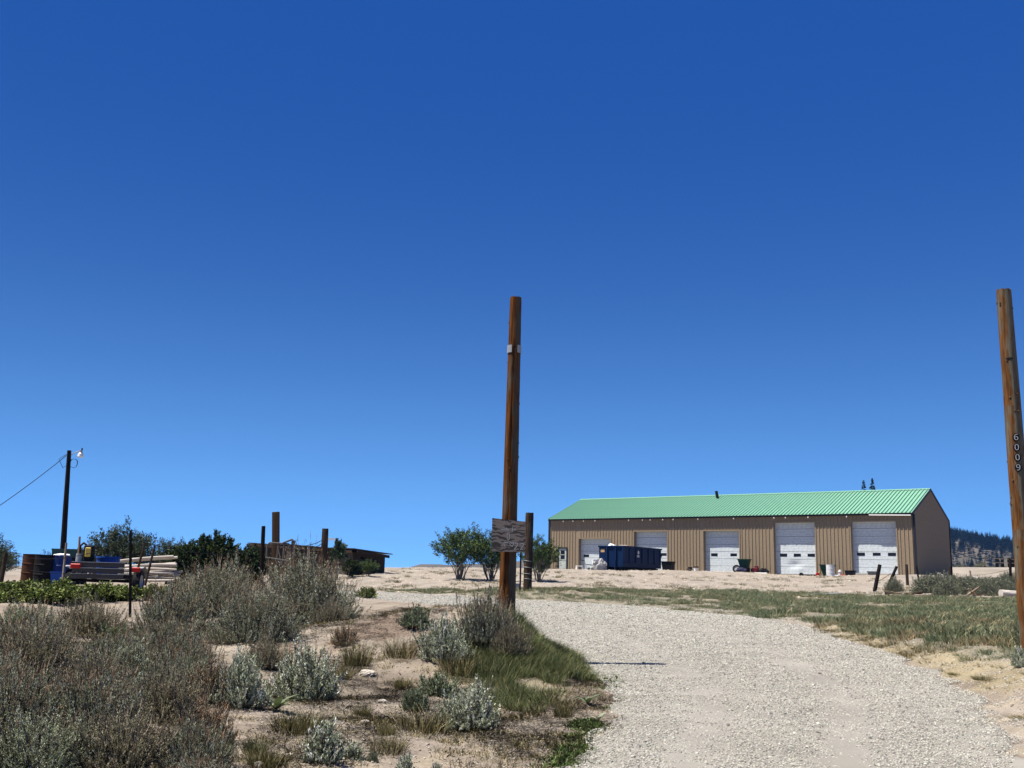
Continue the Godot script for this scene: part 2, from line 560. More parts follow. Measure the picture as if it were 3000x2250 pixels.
# ------------------------------------------------------------------ ground and road
func ground_color(x: float, z: float) -> Color:
	var n := patch.get_noise_2d(x, z)
	var n2 := patch.get_noise_2d(x * 5.0 + 40.0, z * 5.0)
	var bank := Color(0.40, 0.345, 0.28).lerp(Color(0.26, 0.21, 0.16), clampf(0.45 + n * 1.3, 0, 1))
	var straw := Color(0.46, 0.39, 0.27)
	bank = bank.lerp(straw, clampf(n2 * 1.2 + 0.1, 0, 0.7))
	var n3 := patch.get_noise_2d(x * 16.0 - 70.0, z * 16.0)
	bank = bank * (1.0 + 0.5 * n3)
	var yard := Color(0.55, 0.485, 0.40).lerp(Color(0.43, 0.37, 0.295), clampf(0.4 + n2 * 1.2, 0, 1))
	yard = yard.lerp(Color(0.34, 0.285, 0.19), clampf(n * 1.4 - 0.25, 0, 0.6))
	var c := (bank * 0.82).lerp(yard * 0.72, smoothstep(22.0, 40.0, -z))
	if x < -8.0 and z > -60.0:
		c = c.lerp(Color(0.31, 0.25, 0.19), 0.5)
	if inside(SOIL, x, z) or (x > -3.2 and x < -0.9 and z < -14.6 and z > -17.6 and n2 + n > -0.1):
		c = c.lerp(Color(0.17, 0.115, 0.08), 0.75)
	if inside(GRASS_R, x, z):
		c = c.lerp(Color(0.21, 0.19, 0.12), 0.6)
	if inside(DRY_R, x, z):
		c = c.lerp(Color(0.36, 0.30, 0.165), 0.6)
	if inside(GRASS_BANK, x, z):
		c = c.lerp(Color(0.22, 0.20, 0.11), 0.6)
	var far := Vector2(x - 50.0, z + 170.0)
	if z < -118.0 and x > 30.0:
		c = c.lerp(Color(0.17, 0.165, 0.115), smoothstep(-118.0, -130.0, z))
	if far.length() > 320.0:
		c = Color(0.24, 0.21, 0.15)
	return c

func axis(a: float, b: float, lo: float, hi: float, step: float, grow: float) -> PackedFloat32Array:
	var mid := PackedFloat32Array()
	var x := lo
	while x < hi:
		mid.append(x)
		x += step
	var s := step
	var left := PackedFloat32Array()
	x = lo
	while x > a:
		s *= grow
		x -= s
		left.append(x)
	left.reverse()
	s = step
	x = mid[mid.size() - 1]
	while x < b:
		s *= grow
		x += s
		mid.append(x)
	left.append_array(mid)
	return left

func build_terrain() -> void:
	var xs := axis(-900.0, 900.0, -9.0, 10.0, 0.16, 1.055)
	var zs := axis(-1500.0, 300.0, -26.0, -5.0, 0.16, 1.05)
	var b := MB.new()
	var nx := xs.size()
	for j in zs.size():
		for i in nx:
			var x := xs[i]
			var z := zs[j]
			b.v.append(Vector3(x, gh(x, z), z))
			b.cl.append(ground_color(x, z))
			b.uv.append(Vector2(x, z))
	for j in zs.size():
		for i in nx:
			var l := b.v[j * nx + maxi(i - 1, 0)]
			var r := b.v[j * nx + mini(i + 1, nx - 1)]
			var u := b.v[maxi(j - 1, 0) * nx + i]
			var d := b.v[mini(j + 1, zs.size() - 1) * nx + i]
			b.nr.append((d - u).cross(r - l).normalized())
	for j in zs.size() - 1:
		for i in nx - 1:
			var k := j * nx + i
			b.ix.append_array([k, k + 1, k + nx, k + 1, k + nx + 1, k + nx])
	solo("ground", b.mesh(M.dirt), "pale dry dirt and bank rising away to the workshop yard", "ground", Vector3.ZERO, 0.0, "", "structure")
	# gravel road, a sheet over the ground whose edges dip under it
	b = MB.new()
	var W := 40
	var n := el.size()
	for j in n:
		for i in W + 1:
			var u := float(i) / W
			var e := el[j] + Vector2(patch.get_noise_2d(j * 2.0, 3.0), 0) * 0.35
			var f := er[j] + Vector2(patch.get_noise_2d(j * 2.0, 90.0), 0) * 0.6
			var p := e.lerp(f, u)
			var rut := exp(-pow((u - 0.30) / 0.07, 2)) + exp(-pow((u - 0.66) / 0.07, 2))
			var dy := 0.022 - 0.012 * rut if i > 0 and i < W else -0.03
			b.v.append(Vector3(p.x, gh(p.x, p.y) + dy, p.y))
			var q := patch.get_noise_2d(p.x * 3.0, p.y * 3.0)
			var c := Color(0.40, 0.38, 0.325).lerp(Color(0.47, 0.45, 0.395), clampf(0.5 + q * 1.2, 0, 1))
			c = c.lerp(Color(0.50, 0.475, 0.415), 0.45 * clampf(rut * (0.8 + q), 0, 1)).lerp(Color(0.36, 0.34, 0.29), 0.4 * exp(-pow((u - 0.48) / 0.08, 2)))
			b.cl.append(c)
			b.uv.append(p)
			b.nr.append(Vector3.UP)
	for j in n - 1:
		for i in W:
			var k := j * (W + 1) + i
			b.ix.append_array([k, k + W + 1, k + 1, k + 1, k + W + 1, k + W + 2])
	for j in n:
		for i in W + 1:
			var k := j * (W + 1) + i
			var r := b.v[j * (W + 1) + mini(i + 1, W)] - b.v[j * (W + 1) + maxi(i - 1, 0)]
			var d := b.v[mini(j + 1, n - 1) * (W + 1) + i] - b.v[maxi(j - 1, 0) * (W + 1) + i]
			var nn := r.cross(d).normalized()
			b.nr[k] = nn if nn.y > 0 else -nn
	solo("gravel_road", b.mesh(M.gravel), "pale gravel driveway curving away behind the tall pole", "road", Vector3.ZERO, 0.0, "", "structure")

func build_hill() -> void:
	# wooded hill far beyond the workshop
	var b := MB.new()
	var hn := FastNoiseLite.new()
	hn.seed = 9
	hn.frequency = 0.006
	hn.fractal_octaves = 4
	var hf := func(x: float, z: float) -> float:
		var u := (x - 230.0) / 182.0
		var w := (z + 790.0) / 200.0
		var d := sqrt(u * u + w * w)
		return 49.0 * exp(-d * d * 1.1) + 5.0 + hn.get_noise_2d(x, z) * 6.0
	var NX := 90
	var NZ := 60
	for j in NZ + 1:
		for i in NX + 1:
			var x := -150.0 + i * 12.0
			var z := -1150.0 + j * 14.0
			var e: float = minf(minf(i, NX - i), minf(j, NZ - j)) / 8.0
			b.v.append(Vector3(x, lerpf(-14.0, hf.call(x, z), clampf(e, 0, 1)), z))
			var q := hn.get_noise_2d(x * 5.0, z * 5.0)
			b.cl.append(Color(0.075, 0.072, 0.05).lerp(Color(0.15, 0.125, 0.095), clampf(0.5 + q * 1.4, 0, 1)))
			b.uv.append(Vector2(x, z))
			b.nr.append(Vector3.UP)
	for j in NZ:
		for i in NX:
			var k := j * (NX + 1) + i
			b.ix.append_array([k, k + 1, k + NX + 1, k + 1, k + NX + 2, k + NX + 1])
	for j in NZ + 1:
		for i in NX + 1:
			var r := b.v[j * (NX + 1) + mini(i + 1, NX)] - b.v[j * (NX + 1) + maxi(i - 1, 0)]
			var d := b.v[mini(j + 1, NZ) * (NX + 1) + i] - b.v[maxi(j - 1, 0) * (NX + 1) + i]
			b.nr[j * (NX + 1) + i] = d.cross(r).normalized()
	solo("hill", b.mesh(M.dirt), "distant hill dotted with dark pines beyond the workshop", "hill", Vector3.ZERO, 0.0, "", "structure")
	var xf := []
	var cs := []
	for k in 11000:
		var x := rng.randf_range(120.0, 480.0)
		var z := rng.randf_range(-900.0, -520.0)
		var h: float = hf.call(x, z)
		var dens := clampf(0.55 + hn.get_noise_2d(x * 3.0, z * 3.0) * 1.6 + (h - 24.0) / 30.0, 0.32, 1.0)
		if rng.randf() > dens:
			continue
		var s := rng.randf_range(0.6, 1.25)
		xf.append(Transform3D(Basis(Vector3.UP, rng.randf() * TAU).scaled(Vector3(s * rng.randf_range(0.8, 1.2), s, s)), Vector3(x, h - 0.3, z)))
		var q := rng.randf_range(0.75, 1.25)
		cs.append(Color(0.9 * q, q, 0.95 * q))
	many("pine_forest", conifer_mesh(77, 7.0, 1.7, 90), xf, cs, "far dark pines covering the distant hill", "forest")

# A conifer of drooping branch sprays.
func conifer_mesh(sd: int, h: float, r: float, n: int) -> ArrayMesh:
	var g := RandomNumberGenerator.new()
	g.seed = sd
	var b := MB.new()
	b.col = Color(0.05, 0.035, 0.025)
	b.tube([Vector3(0, -0.3, 0), Vector3(0, h * 0.97, 0)], [r * 0.07, 0.01], 5, false)
	for k in n:
		var t := pow(g.randf(), 0.75)
		var y := lerpf(h * 0.08, h, t)
		var rr := r * pow(1.0 - t, 0.8) * g.randf_range(0.7, 1.15) + 0.05
		var a := g.randf() * TAU
		var d := Vector3(cos(a), g.randf_range(-0.25, 0.25) + t * 0.5, sin(a)).normalized()
		var q := g.randf_range(0.6, 1.2)
		b.col = Color(0.028 * q, 0.05 * q, 0.027 * q)
		b.leaf(Vector3(0, y, 0), d, d.cross(Vector3(g.randf_range(-0.5, 0.5), 1, g.randf_range(-0.5, 0.5))).normalized(), rr, rr * 0.62)
	return b.mesh(M.leafy)

# ------------------------------------------------------------------ metal workshop
const WL := 33.68
const WD := 11.2
const WE := 4.9
const WR := 7.09

func rib(b: MB, a: Vector3, e: Vector3, side: Vector3, outw: Vector3, w0 := 0.035, w1 := 0.016, h := 0.034) -> void:
	var p := [a - side * w0, a - side * w1 + outw * h, a + side * w1 + outw * h, a + side * w0]
	var d := e - a
	for i in 3:
		b.face([p[i], p[i + 1], p[i + 1] + d, p[i] + d], (a + e) * 0.5 - outw * 0.1)
	b.face([p[0], p[1], p[2], p[3]], a + d * 0.1)
	b.face([p[0] + d, p[1] + d, p[2] + d, p[3] + d], e - d * 0.1)

func build_workshop() -> void:
	var root := thing("metal_workshop", "long tan metal workshop with pale green ribbed roof and five white overhead doors", "building", Vector3(3.973, 2.68, -99.267), -0.627)
	var doors := [[3.2, 6.78, 3.05], [9.1, 12.62, 3.67], [15.95, 19.42, 3.67], [22.3, 26.0, 4.30], [28.73, 32.43, 4.30]]
	var man := [0.95, 2.05, 2.16]
	var holes := doors.duplicate()
	holes.append(man)
	var sw := WL / 37.0
	for i in 37:
		var b := MB.new()
		var cuts := [i * sw, (i + 1) * sw]
		for d in holes:
			for e in [d[0], d[1]]:
				if e > i * sw + 0.001 and e < (i + 1) * sw - 0.001:
					cuts.append(e)
		cuts.sort()
		for k in cuts.size() - 1:
			var x0: float = cuts[k]
			var x1: float = cuts[k + 1]
			var y0 := -0.35
			for d in holes:
				if (x0 + x1) * 0.5 > d[0] and (x0 + x1) * 0.5 < d[1]:
					y0 = d[2]
			b.box(Vector3((x0 + x1) * 0.5, (y0 + WE) * 0.5, -0.02), Vector3(x1 - x0 - 0.0015, WE - y0, 0.03))
			for r in 3:
				var xr := i * sw + (r + 0.5) * sw / 3.0
				if xr > x0 + 0.03 and xr < x1 - 0.03:
					rib(b, Vector3(xr, y0, -0.005), Vector3(xr, WE - 0.02, -0.005), Vector3.RIGHT, Vector3.BACK, 0.045, 0.02, 0.05)
		part("wall_sheet", b.mesh(M.tan), root)
	# gable ends and the rear
	var gs := WD / 12.0
	for side in [0.0, WL]:
		var outw := Vector3.RIGHT * (1 if side > 1.0 else -1)
		for i in 12:
			var b := MB.new()
			var z0: float = -i * gs
			var z1: float = -(i + 1) * gs
			var t0 := WE + (WR - WE) * (1.0 - absf(z0 + WD * 0.5) / (WD * 0.5))
			var t1 := WE + (WR - WE) * (1.0 - absf(z1 + WD * 0.5) / (WD * 0.5))
			var x: float = side
			b.face([Vector3(x, -0.35, z0), Vector3(x, t0, z0), Vector3(x, t1, z1), Vector3(x, -0.35, z1)], Vector3(WL * 0.5, 1, -5))
			for r in 3:
				var zr: float = lerpf(z0, z1, (r + 0.5) / 3.0)
				rib(b, Vector3(x, -0.35, zr), Vector3(x, lerpf(t0, t1, (r + 0.5) / 3.0) - 0.05, zr), Vector3.BACK, outw)
			part("gable_sheet", b.mesh(M.tan), root)
	var b2 := MB.new()
	b2.box(Vector3(WL * 0.5, 2.27, -WD + 0.02), Vector3(WL - 0.04, 5.24, 0.03))
	part("rear_wall", b2.mesh(M.tan), root)
	# roof
	var run := Vector3(0, WR - WE, -WD * 0.5).normalized()
	var rn := Vector3(0, WD * 0.5, WR - WE).normalized()
	var slope_len := Vector2(WR - WE, WD * 0.5).length()
	var e0 := Vector3(0, WE, 0) + rn * 0.05 - run * 0.36
	for i in 37:
		var b := MB.new()
		var c := e0 + run * (slope_len + 0.36) * 0.5 + Vector3.RIGHT * (i + 0.5) * sw
		b.box(c, Vector3(sw - 0.002, 0.02, slope_len + 0.36), Basis(Vector3.RIGHT, rn, -run))
		for r in 3:
			var o := e0 + Vector3.RIGHT * (i * sw + (r + 0.5) * sw / 3.0) + rn * 0.008
			rib(b, o, o + run * (slope_len + 0.34), Vector3.RIGHT, rn, 0.055, 0.03, 0.085)
		part("roof_sheet", b.mesh(M.mint), root)
	var run2 := Vector3(0, WR - WE, WD * 0.5).normalized()
	var rn2 := Vector3(0, WD * 0.5, -(WR - WE)).normalized()
	var br := MB.new()
	br.box(Vector3(WL * 0.5, WE, -WD) + rn2 * 0.05 + run2 * (slope_len - 0.24) * 0.5, Vector3(WL, 0.02, slope_len + 0.24), Basis(Vector3.RIGHT, rn2, run2))
	part("rear_roof", br.mesh(M.mint), root)
	var rc := MB.new()
	for s in [run, run2]:
		var nn := rn if s == run else rn2
		rc.box(Vector3(WL * 0.5, WR, -WD * 0.5) + nn * 0.115 - s * 0.14, Vector3(WL + 0.04, 0.012, 0.30), Basis(Vector3.RIGHT, nn, Vector3.RIGHT.cross(nn)))
	part("ridge_cap", rc.mesh(M.mint), root)
	var tr := MB.new()
	tr.box(Vector3(WL * 0.5, WE - 0.15, 0.255), Vector3(WL + 0.06, 0.14, 0.10), Basis.IDENTITY, 0.01)
	part("gutter", tr.mesh(M.trim), root)
	for x in [-0.03, WL + 0.03]:
		tr = MB.new()
		tr.box(Vector3(x, 2.2, 0.0), Vector3(0.17, 5.1, 0.17))
		part("corner_trim", tr.mesh(M.trim), root)
		tr = MB.new()
		tr.box(Vector3(x, 2.2, -WD), Vector3(0.14, 5.1, 0.14))
		part("corner_trim", tr.mesh(M.trim), root)
		for s in 2:
			tr = MB.new()
			var rr := run if s == 0 else run2
			var z0 := 0.22 if s == 0 else -WD - 0.22
			var a := Vector3(x, WE - 0.09, z0)
			tr.bar(a, Vector3(x, WR + 0.0, -WD * 0.5), 0.06, 0.16)
			part("rake_trim", tr.mesh(M.trim), root)
	# white strip hanging loose under the right end of the gutter
	tr = MB.new()
	tr.bar(Vector3(30.4, WE - 0.20, 0.33), Vector3(WL - 0.1, WE - 0.27, 0.33), 0.03, 0.08)
	part("loose_fascia_strip", tr.mesh(M.white), root)
	# overhead doors, set back in their openings
	var DZ := -0.43
	for q in 5:
		var d: Array = doors[q]
		var w: float = d[1] - d[0]
		var h: float = d[2]
		var dr := Node3D.new()
		dr.name = "overhead_door"
		root.add_child(dr, true)
		dr.position = Vector3((d[0] + d[1]) * 0.5, 0, 0)
		var fr := MB.new()
		for s in [-1, 1]:
			fr.box(Vector3(s * (w * 0.5 - 0.045), h * 0.5 - 0.1, DZ * 0.5 - 0.02), Vector3(0.09, h + 0.2, -DZ + 0.12))
		fr.box(Vector3(0, h - 0.045, DZ * 0.5 - 0.02), Vector3(w - 0.182, 0.09, -DZ + 0.12))
		part("door_frame", fr.mesh(M.tan), dr)
		var ns := int(round(h / 0.61))
		var sh := h / ns
		for k in ns:
			var sec := MB.new()
			var prof := [Vector2(0.012, 0.0), Vector2(0.02, 0.02), Vector2(0.19, 0.02), Vector2(0.205, 0.006), Vector2(0.22, 0.02), Vector2(0.39, 0.02), Vector2(0.405, 0.006), Vector2(0.42, 0.02), Vector2(sh - 0.012, 0.02), Vector2(sh - 0.002, -0.01)]
			var cells := 16
			var pt := func(ix_: int, p: Vector2) -> Vector3:
				var x := lerpf(-w * 0.5 + 0.09, w * 0.5 - 0.09, float(ix_) / cells)
				var y := k * sh + p.y * 0.0 + p.x
				var dz := 0.0
				if q == 3:
					dz -= 0.09 * exp(-pow((x + 0.15) / 0.5, 2) - pow((y - 0.75) / 0.28, 2))
					dz += 0.03 * exp(-pow((x - 0.3) / 0.4, 2) - pow((y - 0.5) / 0.2, 2))
				dz += 0.006 * sin(x * 2.3 + k * 1.7 + q)
				return Vector3(x, y, DZ + p.y + dz)
			for j in prof.size() - 1:
				for i in cells:
					sec.face([pt.call(i, prof[j]), pt.call(i + 1, prof[j]), pt.call(i + 1, prof[j + 1]), pt.call(i, prof[j + 1])], Vector3(0, k * sh + 0.3, DZ - 1.0))
			part("door_section", sec.mesh(M.door_white), dr)
		var wy: float = 1.56 if q < 4 else 1.66
		if q == 0: wy = 1.40
		var wins: Array = [[-1.10], [1.20], [-0.84, 0.95], [-1.1, 0.08, 1.25], [-1.15, 0.08, 1.25]][q]
		if q < 2: wins = [-1.10, 1.10]
		for wx in wins:
			var pn := MB.new()
			pn.box(Vector3(wx, wy, DZ + 0.016), Vector3(0.62, 0.25, 0.03), Basis.IDENTITY, 0.012)
			part("window_pane", pn.mesh(M.glass), dr)
	# personnel door
	var md := Node3D.new()
	md.name = "entry_door"
	root.add_child(md)
	md.position = Vector3(1.5, 0, 0)
	var f2 := MB.new()
	for s in [-1, 1]:
		f2.box(Vector3(s * 0.5, 1.0, 0.0), Vector3(0.10, 2.32, 0.14))
	f2.box(Vector3(0, 2.11, 0.0), Vector3(0.898, 0.10, 0.14))
	part("door_frame", f2.mesh(M.trim), md)
	var lf := MB.new()
	lf.box(Vector3(0, 0.98, -0.03), Vector3(0.89, 2.14, 0.05), Basis.IDENTITY, 0.008)
	lf.box(Vector3(0, 0.42, 0.0), Vector3(0.66, 0.5, 0.02), Basis.IDENTITY, 0.008)
	lf.box(Vector3(0, 1.47, 0.0), Vector3(0.54, 0.05, 0.03))
	lf.box(Vector3(0, 1.0, 0.0), Vector3(0.60, 0.06, 0.035))
	part("door_leaf", lf.mesh(M.man_door), md)
	for y in [1.25, 1.69]:
		var pn := MB.new()
		pn.box(Vector3(0, y, -0.004), Vector3(0.46, 0.37, 0.012))
		part("window_pane", pn.mesh(M.glass), md)
	var kn := MB.new()
	kn.lathe([Vector2(0, 0.05), Vector2(0.025, 0.045), Vector2(0.03, 0.02), Vector2(0.012, 0.0)], 8, Vector3(0.38, 0.95, 0.0), Basis(Vector3.RIGHT, PI / 2))
	part("door_knob", kn.mesh(M.galv), md)
	# string of bare bulbs under the gutter
	for s in [1.68, 2.78, 3.94, 5.2, 8.76, 10.18, 10.97, 12.23, 13.26, 15.65, 18.98, 22.56, 23.55, 25.46, 28.61]:
		var bb := MB.new()
		bb.lathe([Vector2(0.0, -0.10), Vector2(0.045, -0.075), Vector2(0.055, -0.035), Vector2(0.04, 0.01), Vector2(0.025, 0.05)], 8, Vector3(s, WE - 0.28, 0.26))
		bb.box(Vector3(s, WE - 0.235, 0.26), Vector3(0.03, 0.05, 0.03))
		part("bulb", bb.mesh(M.white), root)
	var vp := MB.new()
	vp.tube([Vector3(15.35, WR - 0.5, -4.6), Vector3(15.2, WR + 0.36, -4.6)], [0.13, 0.13], 10)
	part("vent_pipe", vp.mesh(M.dark_steel), root)
	# concrete sill in front of the right door
	var sl := MB.new()
	sl.box(Vector3(30.6, -0.03, -0.1), Vector3(3.5, 0.42, 0.5), Basis.IDENTITY, 0.02)
	part("door_sill", sl.mesh(M.concrete), root)

# a point in front of the workshop: s metres along its front, o metres out
func front(s: float, o: float, dy := 0.0) -> Vector3:
	var x := 3.973 + s * 0.8098 - o * 0.5867
	var z := -99.267 + s * 0.5867 + o * 0.8098
	return at(x, z, dy)

# ------------------------------------------------------------------ board shed
func build_shed() -> void:
	var A := Vector3(-16.87, 3.61, -68.0)
	var B := Vector3(-9.24, 3.18, -62.0)
	var C := Vector3(-7.57, 3.0, -64.0)
	var D := A + C - B
	var root := thing("board_shed", "low weathered board shed with sagging tin roof behind the fence posts", "shed", Vector3(B.x, gh(B.x, B.z), B.z))
	var o := root.position
	for w in [[A, B, 46], [B, C, 13], [D, C, 30], [A, D, 13]]:
		var n: int = w[2]
		for i in n:
			var p: Vector3 = w[0].lerp(w[1], (i + 0.5) / n)
			var wd: float = Vector2(w[1].x - w[0].x, w[1].z - w[0].z).length() / n
			var g := gh(p.x, p.z) - 0.2
			var b := MB.new()
			var y0 := g
			var y1 := p.y - 0.12
			var mid: float = (i + 0.5) / n
			if w[0] == B and ((mid > 0.20 and mid < 0.36) or (mid > 0.62 and mid < 0.8)):
				y1 = gh(p.x, p.z) + 0.25
				b.box(Vector3(p.x, p.y - 0.24, p.z) - o, Vector3(0.03, 0.2, wd * 0.96), Basis(Vector3.UP, -atan2(w[1].z - w[0].z, w[1].x - w[0].x) + PI / 2))
			b.box(Vector3(p.x, (y0 + y1) * 0.5, p.z) - o, Vector3(0.03 + rng.randf() * 0.012, y1 - y0, wd * 0.96), Basis(Vector3.UP, -atan2(w[1].z - w[0].z, w[1].x - w[0].x) + PI / 2))
			part("plank", b.mesh(M.plank_pale if (w[0] == A and i > 40) or rng.randf() < 0.12 else M.plank), root)
	for q in [0.28, 0.71]:
		var wn := MB.new()
		var p := B.lerp(C, q)
		wn.box(Vector3(p.x, gh(p.x, p.z) + 0.55, p.z) - o + Vector3(-0.03, 0, 0.0), Vector3(0.02, 0.7, 0.5), Basis(Vector3.UP, atan2(C.z - B.z, -(C.x - B.x)) + PI / 2))
		part("window_pane", wn.mesh(M.glass), root)
	# tin sheets laid across, each a little uneven
	var k := 12
	for i in k:
		var b := MB.new()
		var j := rng.randf_range(-0.03, 0.04)
		var a0 := A.lerp(B, float(i) / k) + Vector3(0.0, j, 0.0)
		var a1 := A.lerp(B, float(i + 1) / k) + Vector3(0.0, j + 0.02, 0.0)
		var d0 := D.lerp(C, float(i) / k) + Vector3(0.0, j, 0.0)
		var d1 := D.lerp(C, float(i + 1) / k) + Vector3(0.0, j + 0.02, 0.0)
		var ov := (a0 - d0).normalized() * rng.randf_range(0.2, 0.35)
		var up := Vector3(0, 0.05, 0)
		var m := (a0 + d1) * 0.5 - o
		var lo := [a0 + ov - o, a1 + ov - o, d1 - ov - o, d0 - ov - o]
		if i == k - 1:
			var e := (B - A).normalized() * 0.35
			lo[1] += e
			lo[2] += e
		b.face(lo, m + Vector3(0, 1, 0))
		b.face([lo[0] + up, lo[1] + up, lo[2] + up, lo[3] + up], m - Vector3(0, 1, 0))
		for e in 4:
			b.face([lo[e], lo[(e + 1) % 4], lo[(e + 1) % 4] + up, lo[e] + up], m)
		part("roof_sheet", b.mesh(M.tin), root)
	var fa := MB.new()
	fa.bar(B + Vector3(0.28, -0.10, 0.28) - o, C + Vector3(0.28, -0.12, 0.1) - o, 0.05, 0.17)
	part("fascia_board", fa.mesh(M.plank), root)
	for e in [[A, B]]:
		fa = MB.new()
		fa.bar(e[0] + Vector3(-0.2, -0.1, 0.2) - o, e[1] + Vector3(-0.02, -0.1, 0.3) - o, 0.05, 0.15)
		part("fascia_board", fa.mesh(M.plank), root)

# ------------------------------------------------------------------ round timber
func timber(base: Vector3, top: Vector3, r0: float, r1: float, sd: int, m: Material, groove := -1.0, seg := 28, rings := 26, bow := 0.0) -> ArrayMesh:
	var g := FastNoiseLite.new()
	g.seed = sd
	g.frequency = 1.0
	var b := MB.new()
	var d := (top - base).normalized()
	var x := d.cross(Vector3.BACK).normalized() if absf(d.z) < 0.9 else d.cross(Vector3.UP).normalized()
	var y := d.cross(x)
	for j in rings + 1:
		var t := float(j) / rings
		var c := base.lerp(top, t) + x * sin(t * PI) * bow
		for s in seg + 1:
			var a := TAU * (s % seg) / seg
			var o := x * cos(a) + y * sin(a)
			var r := lerpf(r0, r1, t) * (1.0 + 0.05 * g.get_noise_3d(o.x * 1.2, o.z * 1.2 + o.y, t * 4.0) + 0.025 * g.get_noise_3d(o.x * 5.0, o.z * 5.0 + o.y, t * 9.0))
			if groove >= 0.0:
				var ga := groove + 0.55 * (t - 0.5) + 0.12 * g.get_noise_1d(t * 3.0)
				var dd := absf(angle_difference(a, ga))
				if dd < 0.16 and t > 0.06 and t < 0.86:
					r -= lerpf(r0, r1, t) * 0.22 * (1.0 - dd / 0.16)
			var tip := 0.0
			if j == rings:
				tip = 0.02 * g.get_noise_2d(o.x * 3.0, o.y * 3.0 + o.z * 3.0)
				r *= 0.97
			b.v.append(c + o * r + d * tip)
			b.nr.append(o)
			b.cl.append(Color.WHITE)
			b.uv.append(Vector2(float(s) / seg, t * (top - base).length()))
	for j in rings:
		for s in seg:
			var k := j * (seg + 1) + s
			b.ix.append_array([k, k + seg + 1, k + 1, k + 1, k + seg + 1, k + seg + 2])
	for e in [0, rings]:
		var k: int = e * (seg + 1)
		var c: Vector3 = base.lerp(top, float(e) / rings)
		for s in seg:
			if e == 0: b.tri(c, b.v[k + s + 1], b.v[k + s])
			else: b.tri(c, b.v[k + s], b.v[k + s + 1])
	if groove >= 0.0:
		for j in rings:
			for s in seg:
				var k := j * (seg + 1) + s
				var n := (b.v[k + seg + 1] - b.v[k]).cross(b.v[k + 1] - b.v[k]).normalized()
				var o := b.nr[k]
				b.nr[k] = (o + (n if n.dot(o) > 0 else -n)).normalized()
	return b.mesh(m)

func knots(parent: Node, top: Vector3, r0: float, r1: float, sd: int, n: int, tone: Material) -> void:
	var g := RandomNumberGenerator.new()
	g.seed = sd
	for k in n:
		var t := g.randf_range(0.12, 0.97)
		var a := g.randf_range(-0.5, PI + 0.5)
		var r := lerpf(r0, r1, t)
		var c := top * t + Vector3(cos(a), 0, sin(a)) * r * 0.985
		var b := MB.new()
		var s := g.randf_range(0.012, 0.026)
		var bs := Basis(Vector3(-sin(a), 0, cos(a)), Vector3.UP, Vector3(cos(a), 0, sin(a)))
		b.lathe([Vector2(0, 0.016), Vector2(s * 0.7, 0.013), Vector2(s, 0.0), Vector2(s * 1.15, -0.02)], 7, c, bs * Basis(Vector3.RIGHT, PI / 2))
		part("knot", b.mesh(tone), parent)

func sign_texture() -> ImageTexture:
	var n := FastNoiseLite.new()
	n.seed = 5
	n.frequency = 0.009
	n.fractal_octaves = 3
	var im := Image.create(512, 480, false, Image.FORMAT_RGB8)
	for y in 480:
		for x in 512:
			var wy := y + 18.0 * n.get_noise_2d(x * 0.9, y * 0.4 + 300)
			var s := n.get_noise_2d(x * 0.45 + 900.0, wy * 2.6)
			var f := n.get_noise_2d(x * 2.0, y * 14.0)
			var c := Color(0.205, 0.168, 0.14)
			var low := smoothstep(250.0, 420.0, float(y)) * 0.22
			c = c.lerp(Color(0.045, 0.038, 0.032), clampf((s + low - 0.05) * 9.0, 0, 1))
			c = c * (1.0 + f * 0.2)
			im.set_pixel(x, y, c.linear_to_srgb())
	var pale := Color(0.36, 0.355, 0.34).linear_to_srgb()
	var dark := Color(0.03, 0.028, 0.026).linear_to_srgb()
	# worn brush strokes: a short scribble, an oval, two hearts and the figure 22
	var strokes := [
		[[130, 142], [170, 150], [215, 150], [262, 150]], [[175, 112], [182, 124]], [[212, 115], [222, 122]], [[190, 140], [205, 128], [220, 140], [236, 130], [252, 145]],
		[[310, 100], [305, 120], [318, 130], [304, 155]], [[345, 112], [360, 120], [352, 138], [336, 134], [345, 112]],
		[[238, 190], [256, 192], [266, 225], [262, 270], [246, 292], [232, 268], [228, 225], [238, 190]],
		[[180, 335], [196, 322], [206, 340], [224, 326], [246, 338]], [[180, 335], [186, 368], [202, 394]], [[262, 345], [284, 330], [300, 345], [318, 330], [330, 344], [306, 392], [270, 362]],
		[[348, 350], [366, 332], [388, 344], [386, 370], [352, 415], [336, 436], [372, 432], [402, 428]],
		[[430, 350], [452, 336], [478, 348], [470, 376], [446, 410], [430, 434], [470, 430]]]
	for st in strokes:
		for k in st.size() - 1:
			var a := Vector2(st[k][0], st[k][1])
			var b := Vector2(st[k + 1][0], st[k + 1][1])
			var m := int(a.distance_to(b))
			for i in m:
				var p := a.lerp(b, float(i) / m)
				im.fill_rect(Rect2i(int(p.x) + 6, int(p.y) + 5, 9, 9), dark)
			for i in m:
				var p := a.lerp(b, float(i) / m)
				im.fill_rect(Rect2i(int(p.x), int(p.y), 9, 9), pale)
	return ImageTexture.create_from_image(im)

